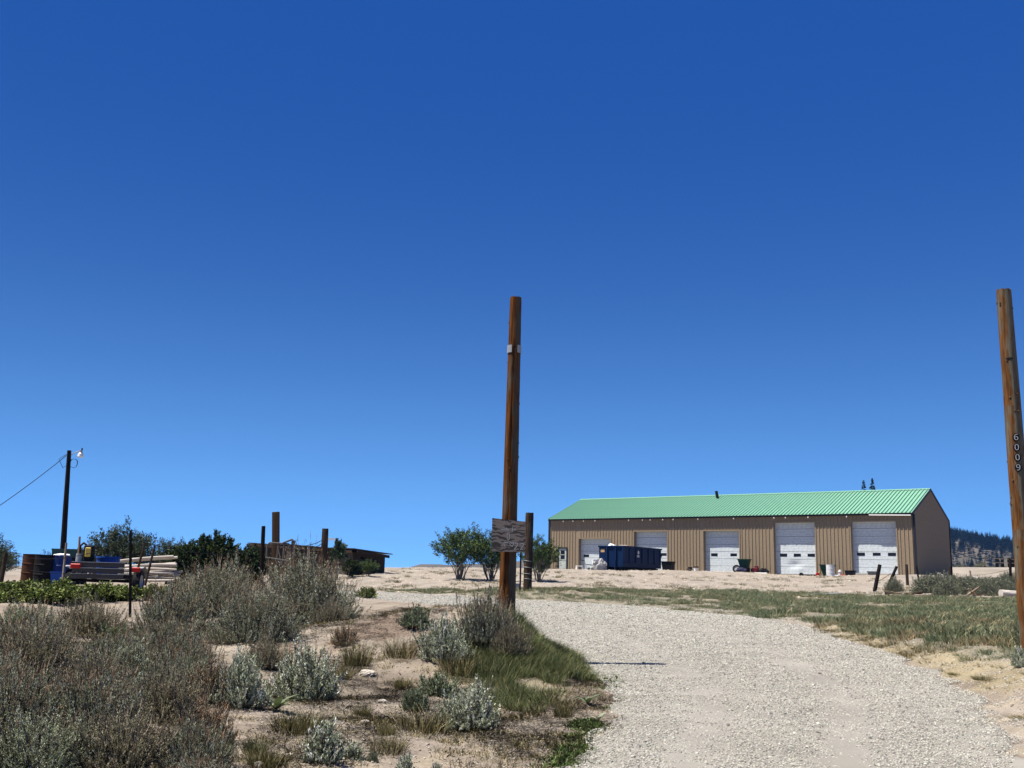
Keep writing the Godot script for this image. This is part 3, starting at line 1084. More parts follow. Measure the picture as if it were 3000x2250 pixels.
func build_gate_poles() -> void:
	# tall pole beside the road, with a metal band
	var p := at(0.006, -16.46, -0.05)
	var root := thing("gate_pole", "tall brown timber pole with a metal band near its top", "pole", p)
	var top := Vector3(0.028, 6.229, -16.46) - p
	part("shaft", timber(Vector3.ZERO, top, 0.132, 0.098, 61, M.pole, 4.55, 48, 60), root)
	knots(root, top, 0.132, 0.098, 8, 14, M.post_brown)
	var t := (5.337 - p.y) / top.y
	var c := top * t
	var r := lerpf(0.132, 0.098, t)
	for arc in [[1.95, 3.6, "band_strap"], [-1.6, 1.05, "band_strap"]]:
		var b := MB.new()
		var n := 12
		for i in n:
			var a0: float = lerpf(arc[0], arc[1], float(i) / n)
			var a1: float = lerpf(arc[0], arc[1], float(i + 1) / n)
			var q := []
			for e in [[a0, r - 0.01], [a1, r - 0.01], [a1, r + 0.014], [a0, r + 0.014]]:
				q.append(c + Vector3(cos(e[0]) * e[1], -0.06, sin(e[0]) * e[1]))
			var u := Vector3(0, 0.125, 0)
			var m := c + Vector3(cos((a0 + a1) * 0.5), 0, sin((a0 + a1) * 0.5)) * r
			b.face([q[2], q[3], q[3] + u, q[2] + u], m)
			b.face([q[0], q[1], q[2], q[3]], m)
			b.face([q[0] + u, q[1] + u, q[2] + u, q[3] + u], m)
			if i == 0: b.face([q[0], q[3], q[3] + u, q[0] + u], m)
			if i == n - 1: b.face([q[1], q[2], q[2] + u, q[1] + u], m)
		part(arc[2], b.mesh(M.galv), root)
	var hb := MB.new()
	hb.lathe([Vector2(0, 0.02), Vector2(0.014, 0.018), Vector2(0.02, 0.0)], 8, c + Vector3(0.0, 0.03, r), Basis(Vector3.RIGHT, PI / 2))
	part("bolt", hb.mesh(M.dark_steel), root)
	# board nailed to it
	var sb := MB.new()
	var so := Vector3(0.008, 2.30, -16.30)
	var C := [Vector3(-0.261, 2.569, 0), Vector3(0.272, 2.523, 0), Vector3(0.277, 2.046, 0), Vector3(-0.258, 2.049, 0)]
	var zf := 0.012
	var cf := []
	for q in C:
		cf.append(Vector3(q.x - so.x, q.y - so.y, 0))
	var fr := [cf[3] + Vector3(0, 0, zf), cf[2] + Vector3(0, 0, zf), cf[1] + Vector3(0, 0, zf), cf[0] + Vector3(0, 0, zf)]
	sb.tri(fr[0], fr[1], fr[2], Vector2(0, 1), Vector2(1, 1), Vector2(1, 0))
	sb.tri(fr[0], fr[2], fr[3], Vector2(0, 1), Vector2(1, 0), Vector2(0, 0))
	for e in 4:
		sb.face([fr[e], fr[(e + 1) % 4], fr[(e + 1) % 4] - Vector3(0, 0, 0.024), fr[e] - Vector3(0, 0, 0.024)], Vector3.ZERO)
	sb.face([fr[0] - Vector3(0, 0, 0.024), fr[1] - Vector3(0, 0, 0.024), fr[2] - Vector3(0, 0, 0.024), fr[3] - Vector3(0, 0, 0.024)], Vector3.ZERO)
	var sm := mat(Color.WHITE, 0.9)
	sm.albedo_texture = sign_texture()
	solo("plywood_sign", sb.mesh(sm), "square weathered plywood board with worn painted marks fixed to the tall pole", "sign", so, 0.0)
	# second tall pole at the right edge, with a house number
	p = at(8.227, -16.5, -0.05)
	root = thing("gate_pole", "tall knotty timber pole at the right edge carrying a house number", "pole", p)
	top = Vector3(8.188, 6.573, -16.5) - p
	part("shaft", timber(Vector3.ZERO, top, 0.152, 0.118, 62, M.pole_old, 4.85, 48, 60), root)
	knots(root, top, 0.152, 0.118, 18, 22, M.post_brown)
	for h in [[0.955, 2.6, 0.018, 0.05], [0.80, 1.95, 0.06, 0.022]]:      # bolt hole and woodpecker hole
		var hr := lerpf(0.152, 0.118, h[0])
		var hc: Vector3 = top * h[0] + Vector3(cos(h[1]), 0, sin(h[1])) * hr * 0.99
		var b := MB.new()
		b.lathe([Vector2(0, 0.008), Vector2(0.8, 0.006), Vector2(1.0, 0.0)], 14, hc, Basis(Vector3(-sin(h[1]), 0, cos(h[1])) * h[2], Vector3(cos(h[1]), 0, sin(h[1])), Vector3.UP * h[3]))
		part("hole", b.mesh(M.black), root)
	var dn := Vector3(-0.36, 0, 0.933)
	var bx := Vector3(0.933, 0, 0.36)
	var font := SystemFont.new()
	font.font_names = PackedStringArray(["Droid Sans"])
	for k in 4:
		var y := 4.07 - k * 0.163
		var tt := (y - p.y) / top.y
		var rr := lerpf(0.152, 0.118, tt) * 1.0
		var cc := top * tt + dn * rr + bx * 0.004
		var b := MB.new()
		b.lathe([Vector2(0, 0.016), Vector2(0.052, 0.013), Vector2(0.062, -0.02)], 16, cc, Basis(bx * 0.9, dn, Vector3.UP * 1.25))
		var pl := part("number_plate", b.mesh(M.dark_steel), root)
		var tx := TextMesh.new()
		tx.text = "6009"[k]
		tx.font = font
		tx.font_size = 64
		tx.pixel_size = 0.0021
		tx.depth = 0.006
		tx.material = M.galv
		var dg := part("number", tx, pl)
		dg.transform = Transform3D(Basis(bx, Vector3.UP, dn), cc + dn * 0.02)
	# corner post beyond the road, with a thin steel post and a concrete block
	p = at(0.81, -41.66, -0.1)
	root = thing("corner_post", "thick dark timber post across the road beside the leafy bushes", "post", p)
	part("shaft", timber(Vector3.ZERO, Vector3(0.03, 3.2, 0), 0.17, 0.165, 63, M.post_dark, -1, 20, 20), root)
	for y in [0.55, 1.0, 1.25, 0.75]:
		var b := MB.new()
		var q := []
		for i in 13:
			q.append(Vector3(cos(i * TAU / 12) * 0.176, y + i * 0.008, sin(i * TAU / 12) * 0.176))
		b.tube(q, [0.009], 5, false)
		part("wire_wrap", b.mesh(M.galv), root)
	var tp := MB.new()
	tp.box(Vector3(0, 0.75, 0), Vector3(0.07, 1.6, 0.03))
	tp.box(Vector3(0, 0.75, -0.03), Vector3(0.02, 1.6, 0.06))
	solo("steel_post", tp.mesh(M.black), "thin black steel post touching the thick corner post", "post", at(0.52, -41.75))
	var cb := MB.new()
	cb.box(Vector3(0, 0.15, 0), Vector3(0.42, 0.4, 0.4), Basis.IDENTITY, 0.02)
	solo("concrete_block", cb.mesh(M.concrete), "pale concrete block in the grass behind the tall pole", "block", at(0.33, -45.5), 0.2)

# ------------------------------------------------------------------ things in front of the workshop
func lump(sd: int, size: Vector3, m: Material, rough := 0.35) -> ArrayMesh:
	var s := SphereMesh.new()
	s.radial_segments = 18
	s.rings = 10
	var a := s.get_mesh_arrays()
	var g := FastNoiseLite.new()
	g.seed = sd
	g.frequency = 1.6
	var v: PackedVector3Array = a[Mesh.ARRAY_VERTEX]
	var b := MB.new()
	for i in v.size():
		var q := v[i] * 2.0
		q *= 1.0 + g.get_noise_3dv(q) * rough + g.get_noise_3dv(q * 3.0) * rough * 0.4
		q = Vector3(q.x * size.x, maxf(q.y, -0.55) * size.y, q.z * size.z) * 0.5
		v[i] = q
	var ids: PackedInt32Array = a[Mesh.ARRAY_INDEX]
	for i in range(0, ids.size(), 3):
		b.tri(v[ids[i]], v[ids[i + 2]], v[ids[i + 1]])
	return b.mesh(m)

func tub(w0: float, w1: float, d0: float, d1: float, h: float, m: Material, lip := 0.04) -> ArrayMesh:
	var b := MB.new()
	var q := func(w: float, d: float, y: float) -> Array:
		return [Vector3(-w, y, -d) * Vector3(0.5, 1, 0.5), Vector3(w, y, -d) * Vector3(0.5, 1, 0.5), Vector3(w, y, d) * Vector3(0.5, 1, 0.5), Vector3(-w, y, d) * Vector3(0.5, 1, 0.5)]
	var lo: Array = q.call(w0, d0, 0.0)
	var hi: Array = q.call(w1, d1, h)
	var li: Array = q.call(w1 + lip * 2, d1 + lip * 2, h)
	var lt: Array = q.call(w1 + lip * 2, d1 + lip * 2, h + 0.05)
	var inn: Array = q.call(w1 - 0.03, d1 - 0.03, h + 0.05)
	var ib: Array = q.call(w0 - 0.03, d0 - 0.03, 0.04)
	var mid := Vector3(0, h * 0.5, 0)
	b.face(lo, mid)
	for e in 4:
		var f := (e + 1) % 4
		b.face([lo[e], lo[f], hi[f], hi[e]], mid)
		b.face([hi[e], hi[f], li[f], li[e]], mid + Vector3(0, 5, 0))
		b.face([li[e], li[f], lt[f], lt[e]], mid)
		b.face([lt[e], lt[f], inn[f], inn[e]], mid)
		b.quad(inn[e], inn[f], ib[f], ib[e])
	b.quad(ib[0], ib[3], ib[2], ib[1])
	return b.mesh(m)

func drum(m: Material, called: String, label: String, at_: Vector3, r := 0.29, h := 0.88, group := "") -> Node3D:
	var root := thing(called, label, "barrel", at_, rng.randf() * TAU, group)
	var b := MB.new()
	b.lathe([Vector2(0, 0), Vector2(r - 0.01, 0), Vector2(r, 0.02), Vector2(r, h * 0.33 - 0.02), Vector2(r + 0.014, h * 0.33), Vector2(r, h * 0.33 + 0.02), Vector2(r, h * 0.66 - 0.02), Vector2(r + 0.014, h * 0.66), Vector2(r, h * 0.66 + 0.02), Vector2(r, h - 0.02), Vector2(r + 0.01, h), Vector2(r - 0.012, h)], 24)
	part("shell", b.mesh(m), root)
	b = MB.new()
	b.lathe([Vector2(r - 0.012, h), Vector2(r - 0.014, h - 0.02), Vector2(0, h - 0.02)], 24)
	part("lid", b.mesh(m), root)
	return root

func wheel(parent: Node, c: Vector3, r: float, w: float, bs: Basis) -> void:
	var n := Node3D.new()
	n.name = "wheel"
	parent.add_child(n, true)
	n.transform = Transform3D(bs, c)
	var b := MB.new()
	b.lathe([Vector2(r * 0.6, -w * 0.42), Vector2(r * 0.85, -w * 0.5), Vector2(r * 0.97, -w * 0.4), Vector2(r, 0), Vector2(r * 0.97, w * 0.4), Vector2(r * 0.85, w * 0.5), Vector2(r * 0.6, w * 0.42)], 26)
	part("tyre", b.mesh(M.rubber), n)
	b = MB.new()
	b.lathe([Vector2(0, -w * 0.1), Vector2(r * 0.4, -w * 0.1), Vector2(r * 0.6, -w * 0.42), Vector2(r * 0.6, w * 0.42), Vector2(r * 0.4, w * 0.15), Vector2(0, w * 0.15)], 20)
	part("rim", b.mesh(M.galv), n)

func build_yard_things() -> void:
	# roll-off container: local x runs along it, z out of the long side that faces the road
	var p := at(9.176, -82.0, 0.0)
	var root := thing("roll_off_container", "long dark blue roll-off trash container parked before the workshop", "container", p, 0.977)
	var LN := 6.7
	var sec := [Vector2(0.30, 0.0), Vector2(1.88, 0.0), Vector2(1.88, -2.25), Vector2(0.85, -2.25), Vector2(0.30, -1.7)]
	var b := MB.new()
	var mid := Vector3(LN * 0.5, 1.0, -1.1)
	for k in 5:
		if k == 1: continue
		var a: Vector2 = sec[k]
		var c: Vector2 = sec[(k + 1) % 5]
		b.face([Vector3(0, a.x, a.y), Vector3(LN, a.x, a.y), Vector3(LN, c.x, c.y), Vector3(0, c.x, c.y)], mid)
	for k in 5:
		if k == 1: continue
		var a: Vector2 = sec[k].lerp(Vector2(1.1, -1.1), 0.05)
		var c: Vector2 = sec[(k + 1) % 5].lerp(Vector2(1.1, -1.1), 0.05)
		if k == 0: c.x = 1.88
		if k == 2: a.x = 1.88
		b.quad(Vector3(0.06, a.x, a.y), Vector3(0.06, c.x, c.y), Vector3(LN - 0.06, c.x, c.y), Vector3(LN - 0.06, a.x, a.y))
	part("hull", b.mesh(M.blue), root)
	for x in [0.0, LN]:
		b = MB.new()
		for o in [0.0, 0.06]:
			var xx: float = x + (o if x == 0.0 else -o)
			b.face([Vector3(xx, 0.30, 0), Vector3(xx, 1.88, 0), Vector3(xx, 1.88, -2.25), Vector3(xx, 0.85, -2.25)], Vector3(LN * 0.5 if o == 0.0 else -99.0 + x * 200.0, 1, -1))
			b.face([Vector3(xx, 0.30, 0), Vector3(xx, 0.85, -2.25), Vector3(xx, 0.30, -1.7)], Vector3(LN * 0.5 if o == 0.0 else -99.0 + x * 200.0, 1, -1))
		part("end_wall", b.mesh(M.blue), root)
	for q in [[Vector3(-0.05, 1.9, 0.03), Vector3(LN + 0.05, 1.9, 0.03)], [Vector3(-0.05, 1.9, -2.28), Vector3(LN + 0.05, 1.9, -2.28)], [Vector3(-0.03, 1.9, -2.25), Vector3(-0.03, 1.9, 0.0)], [Vector3(LN + 0.03, 1.9, -2.25), Vector3(LN + 0.03, 1.9, 0.0)]]:
		b = MB.new()
		b.bar(q[0], q[1], 0.12, 0.12, 0.015)
		part("rim_rail", b.mesh(M.blue), root)
	for z in [-0.06, -0.72, -1.5]:
		b = MB.new()
		b.box(Vector3(-0.06, 1.08 if z > -1.0 else 1.12, z), Vector3(0.12, 1.56 if z > -1.0 else 1.46, 0.12), Basis.IDENTITY, 0.012)
		part("end_rib", b.mesh(M.blue), root)
	for i in 6:
		b = MB.new()
		b.box(Vector3(0.9 + i * 1.12, 1.25, 0.035), Vector3(0.1, 1.24, 0.07), Basis.IDENTITY, 0.012)
		part("side_rib", b.mesh(M.blue), root)
	b = MB.new()
	b.bar(Vector3(0, 0.62, 0.05), Vector3(LN, 0.62, 0.05), 0.1, 0.06, 0.01)
	part("side_rail", b.mesh(M.blue), root)
	for z in [-0.45, -1.55]:
		b = MB.new()
		b.bar(Vector3(0.1, 0.19, z), Vector3(LN - 0.2, 0.19, z), 0.16, 0.22)
		part("skid", b.mesh(M.dark_steel), root)
	for x in [0.35, LN - 0.5]:
		for z in [-0.2, -1.75]:
			b = MB.new()
			b.lathe([Vector2(0, -0.12), Vector2(0.13, -0.12), Vector2(0.14, 0), Vector2(0.13, 0.12), Vector2(0, 0.12)], 14, Vector3(x, 0.14, z), Basis(Vector3.RIGHT, PI / 2))
			part("roller", b.mesh(M.dark_steel), root)
	b = MB.new()
	b.tube([Vector3(-0.13, 0.12, -0.72), Vector3(-0.13, 0.75, -0.72)], [0.075, 0.075], 12)
	part("hook_bar", b.mesh(M.blue), root)
	b = MB.new()
	b.box(Vector3(LN + 0.14, 1.35, -0.1), Vector3(0.22, 0.22, 0.12), Basis.IDENTITY, 0.02)
	part("latch", b.mesh(M.dark_steel), root)
	b = MB.new()
	b.box(Vector3(-0.006, 1.56, -1.92), Vector3(0.012, 0.26, 0.34))
	part("tan_sticker", b.mesh(mat(lin(0.42, 0.27, 0.12), 0.7)), root)
	b = MB.new()
	b.lathe([Vector2(0, 0.014), Vector2(0.135, 0.014), Vector2(0.135, 0.002)], 20, Vector3(2.5, 1.5, 0), Basis(Vector3.RIGHT, PI / 2))
	var rd := part("round_sticker", b.mesh(M.white), root)
	b = MB.new()
	b.tube([Vector3(2.55, 1.53, 0.018), Vector3(2.5, 1.57, 0.018), Vector3(2.45, 1.53, 0.018), Vector3(2.45, 1.47, 0.018), Vector3(2.5, 1.44, 0.018), Vector3(2.56, 1.47, 0.018)], [0.014], 5)
	part("sticker_mark", b.mesh(M.dark_steel), rd)
	b = MB.new()
	b.box(Vector3(2.44, 1.2, 0.008), Vector3(0.42, 0.17, 0.012))
	part("label_sticker", b.mesh(mat(lin(0.45, 0.45, 0.45), 0.7)), root)
	# odds and ends heaped in it
	var X := root.transform
	solo("trash_bag", lump(5, Vector3(0.9, 0.7, 0.7), M.white), "white trash bag showing above the rim of the blue container", "bag", X * Vector3(0.6, 1.75, -1.4))
	solo("cardboard_sheet", lump(6, Vector3(1.3, 0.4, 0.9), mottled(lin(0.5, 0.42, 0.32), 71, 0.05, 0.6, 2.0)), "crumpled cardboard sheet showing above the middle of the container rim", "cardboard", X * Vector3(1.0, 1.84, -0.6), 0.4)
	solo("trash_bag", lump(7, Vector3(1.6, 0.5, 1.0), M.grey_plastic), "grey trash bag showing near the far end of the container rim", "bag", X * Vector3(4.9, 1.80, -0.8), 0.2)
	# slumped heap beside its left end
	solo("white_tarp", lump(8, Vector3(1.2, 1.15, 0.9), mottled(lin(0.6, 0.6, 0.58), 72, 0.03, 0.5, 1.5), 0.5), "crumpled whitish tarp slumped against the left end of the container", "tarp", at(7.28, -82.3, 0.24), 0.4)
	root = thing("wire_cart", "small overturned wire cart lying left of the crumpled tarp", "cart", at(6.45, -82.6), 0.3)
	for k in 5:
		b = MB.new()
		var z := -0.3 + k * 0.15
		b.tube([Vector3(-0.5, 0.75, z), Vector3(-0.25, 0.12, z), Vector3(0.35, 0.1, z), Vector3(0.5, 0.6, z)], [0.014], 5)
		part("wire", b.mesh(M.galv), root)
	for q in [[Vector3(-0.5, 0.75, -0.3), Vector3(-0.5, 0.75, 0.3)], [Vector3(0.5, 0.6, -0.3), Vector3(0.5, 0.6, 0.3)], [Vector3(-0.37, 0.42, 0.3), Vector3(0.43, 0.35, 0.3)], [Vector3(-0.75, 0.82, 0.0), Vector3(-0.45, 0.72, 0.0)]]:
		b = MB.new()
		b.tube([q[0], q[1]], [0.022], 6)
		part("frame_bar", b.mesh(M.dark_steel), root)
	for s in [-1, 1]:
		wheel(root, Vector3(0.15, 0.11, s * 0.36), 0.11, 0.05, Basis(Vector3.RIGHT, PI / 2))
	solo("white_bucket", tub(0.25, 0.34, 0.25, 0.34, 0.42, M.white, 0.01), "white box-shaped pail standing behind the wire cart", "pail", at(6.95, -83.2, 0.35), 0.3)
	root = thing("plastic_stool", "low white plastic stool standing at the first overhead door", "stool", at(5.75, -83.6), 0.2)
	b = MB.new()
	b.box(Vector3(0, 0.33, 0), Vector3(0.52, 0.05, 0.4), Basis.IDENTITY, 0.015)
	part("seat", b.mesh(M.white), root)
	for sx in [-1, 1]:
		for sz in [-1, 1]:
			b = MB.new()
			b.bar(Vector3(sx * 0.28, 0, sz * 0.2), Vector3(sx * 0.21, 0.32, sz * 0.15), 0.06, 0.05)
			part("leg", b.mesh(M.white), root)
	solo("trash_bin", tub(0.75, 0.95, 0.7, 0.9, 0.78, M.black), "black square bin standing at the right end of the container", "bin", front(13.75, 2.2), -0.5)
	root = thing("bucket", "small dark brown bucket by the wall between second and third doors", "bucket", front(15.13, 0.9))
	b = MB.new()
	b.lathe([Vector2(0, 0), Vector2(0.18, 0), Vector2(0.22, 0.38), Vector2(0.235, 0.4), Vector2(0.2, 0.4), Vector2(0.165, 0.05), Vector2(0, 0.05)], 18)
	part("pail", b.mesh(mat(lin(0.03, 0.022, 0.022), 0.5)), root)
	b = MB.new()
	b.tube([Vector3(-0.23, 0.38, 0), Vector3(-0.15, 0.2, 0.2), Vector3(0.15, 0.2, 0.2), Vector3(0.23, 0.38, 0)], [0.008], 5)
	part("handle", b.mesh(M.galv), root)
	root = thing("bucket", "white bucket with a rust red rim beside the third door", "bucket", front(15.72, 0.9))
	b = MB.new()
	b.lathe([Vector2(0, 0), Vector2(0.18, 0), Vector2(0.215, 0.36)], 18)
	part("pail", b.mesh(M.white), root)
	b = MB.new()
	b.lathe([Vector2(0.217, 0.34), Vector2(0.235, 0.36), Vector2(0.235, 0.45), Vector2(0.20, 0.45), Vector2(0, 0.43)], 18)
	part("rim", b.mesh(M.rust), root)
	var ty := thing("tyre", "worn black tyre leaning below the dark green bin", "tyre", front(19.75, 1.6, 0.30), -0.3)
	wheel(ty, Vector3.ZERO, 0.34, 0.2, Basis(Vector3.RIGHT, 1.25))
	solo("flared_bin", tub(0.55, 0.86, 0.5, 0.8, 0.66, M.green_plastic, 0.05), "dark green flared bin beside the third overhead door", "bin", front(20.25, 1.15, 0.38), -0.6)
	solo("crate_base", tub(0.7, 0.75, 0.6, 0.65, 0.34, M.dark_steel, 0.0), "low dark crate under the dark green flared bin", "crate", front(20.25, 1.15, 0.0), -0.6)
	solo("tarp_bundle", lump(12, Vector3(0.9, 0.5, 0.5), mat(lin(0.03, 0.03, 0.06), 0.6)), "bluish black bundle lying before the dark green bin", "bundle", front(20.3, 1.9, 0.1))
	root = thing("engine_part", "dark red machine part on the ground between third and fourth doors", "machine part", front(21.1, 0.9), -0.5)
	b = MB.new()
	b.box(Vector3(0, 0.28, 0), Vector3(0.55, 0.36, 0.4), Basis.IDENTITY, 0.05)
	part("housing", b.mesh(mat(lin(0.10, 0.012, 0.018), 0.5)), root)
	b = MB.new()
	b.box(Vector3(0.1, 0.53, 0), Vector3(0.3, 0.16, 0.24), Basis.IDENTITY, 0.04)
	part("cover", b.mesh(mat(lin(0.08, 0.012, 0.018), 0.5)), root)
	b = MB.new()
	b.lathe([Vector2(0, 0), Vector2(0.14, 0), Vector2(0.14, 0.06), Vector2(0, 0.06)], 14, Vector3(-0.3, 0.24, 0.0), Basis(Vector3.BACK, PI / 2))
	part("pulley", b.mesh(M.dark_steel), root)
	for s in [-1, 1]:
		b = MB.new()
		b.box(Vector3(0.2 * s, 0.05, 0), Vector3(0.08, 0.1, 0.4))
		part("foot", b.mesh(M.white if s < 0 else M.dark_steel), root)
	b = MB.new()
	b.box(Vector3(0, 0.06, 0), Vector3(1.05, 0.12, 0.16), Basis.IDENTITY, 0.01)
	solo("white_plank", b.mesh(M.white), "short white plank on the ground below dark cloth scraps", "plank", front(21.75, 1.3, 0.0), -0.62)
	solo("cloth_heap", lump(15, Vector3(0.8, 0.45, 0.4), M.black, 0.6), "black cloth heap behind the short white plank", "cloth", front(21.85, 0.9, 0.2))
	solo("flared_bin", tub(0.5, 0.95, 0.5, 0.9, 0.86, M.green_plastic, 0.06), "tall dark green bin with a wide lip behind the white drum", "bin", front(27.1, 0.8), -0.6)
	drum(mat(lin(0.55, 0.57, 0.58), 0.5), "plastic_drum", "whitish plastic drum between the fourth and fifth overhead doors", front(27.6, 1.6), 0.31, 0.92)
	root = thing("water_jug", "clear whitish water jug to the right of the plastic drum", "jug", front(28.15, 1.0))
	b = MB.new()
	b.lathe([Vector2(0, 0), Vector2(0.14, 0), Vector2(0.15, 0.05), Vector2(0.12, 0.2), Vector2(0.15, 0.3), Vector2(0.13, 0.38), Vector2(0.05, 0.46), Vector2(0.05, 0.52), Vector2(0, 0.52)], 16)
	part("body", b.mesh(mat(lin(0.5, 0.52, 0.53), 0.25)), root)
	b = MB.new()
	b.tube([Vector3(0.05, 0.5, 0), Vector3(0.13, 0.47, 0), Vector3(0.14, 0.38, 0)], [0.014], 6)
	part("handle", b.mesh(M.white), root)
	solo("white_rag", lump(16, Vector3(0.5, 0.24, 0.3), M.white, 0.6), "white rag on the ground below the water jug", "rag", front(27.95, 1.5, 0.06))
	solo("red_hose", ring_mesh(0.28, 0.025, 3, M.red), "coil of red hose on the ground right of the water jug", "hose", front(28.5, 1.1, 0.03))
	root = thing("fuel_can", "small red fuel can left of the tall green bin", "fuel can", front(26.45, 1.2), 0.3)
	b = MB.new()
	b.box(Vector3(0, 0.13, 0), Vector3(0.3, 0.26, 0.18), Basis.IDENTITY, 0.03)
	part("body", b.mesh(M.red), root)
	b = MB.new()
	b.tube([Vector3(0.08, 0.26, 0), Vector3(0.12, 0.36, 0), Vector3(0.2, 0.4, 0)], [0.022, 0.018, 0.012], 6)
	part("spout", b.mesh(M.yellow), root)
	solo("storage_tub", tub(0.62, 0.72, 0.45, 0.52, 0.42, M.black, 0.02), "black storage tub before the left jamb of the fifth door", "tub", front(29.3, 2.0), -0.55)
	solo("storage_tub", tub(0.55, 0.72, 0.35, 0.48, 0.26, M.grey_plastic, 0.02), "shallow grey tub before the fifth door", "tub", front(31.0, 2.0), -0.55)
	solo("dark_stone", lump(20, Vector3(0.35, 0.35, 0.3), M.dark_steel), "small dark lump on the sill of the fourth overhead door", "stone", front(25.0, 0.9, 0.06))
	root = thing("scrap_bracket", "small rusty bracket lying in the yard before the entry door", "scrap", front(2.6, 7.0))
	b = MB.new()
	b.box(Vector3(0, 0.12, 0), Vector3(0.4, 0.06, 0.12))
	b.box(Vector3(0.16, 0.16, 0), Vector3(0.1, 0.12, 0.13))
	part("bar", b.mesh(M.rust), root)
	for s in [-1, 1]:
		b = MB.new()
		b.box(Vector3(s * 0.14, 0.04, 0), Vector3(0.03, 0.12, 0.1))
		part("leg", b.mesh(M.rust), root)

func ring_mesh(r: float, t: float, turns: int, m: Material) -> ArrayMesh:
	var b := MB.new()
	var q := []
	for i in turns * 16 + 1:
		var a := i * TAU / 16
		q.append(Vector3(cos(a) * (r + 0.03 * sin(i * 0.7)), t * i / 16.0, sin(a) * r))
	b.tube(q, [t], 5)
	return b.mesh(m)

# ------------------------------------------------------------------ left side: light pole, trailer, drums, log pile, fence
func sagged(a: Vector3, c: Vector3, sag: float, n := 12) -> Array:
	var q := []
	for i in n + 1:
		var t := float(i) / n
		q.append(a.lerp(c, t) - Vector3(0, sag * 4.0 * t * (1.0 - t), 0))
	return q

func wire(a: Vector3, c: Vector3, sag: float, r: float, label: String, barbs := true) -> void:
	var b := MB.new()
	var o := a
	var q := []
	for p in sagged(a, c, sag):
		q.append(p - o)
	b.tube(q, [r], 5, false)
	if barbs:
		var n := int((c - a).length() / 0.3)
		for i in n:
			var t := (i + 0.5) / n
			var p := a.lerp(c, t) - Vector3(0, sag * 4.0 * t * (1.0 - t), 0) - o
			b.tube([p + Vector3(0.012, 0.025, 0), p - Vector3(0.012, 0.025, 0.01)], [r * 0.6], 3, false)
	solo("barbed_wire" if barbs else "power_line", b.mesh(M.dark_steel), label, "wire", o, 0.0, "fence wires" if barbs else "")

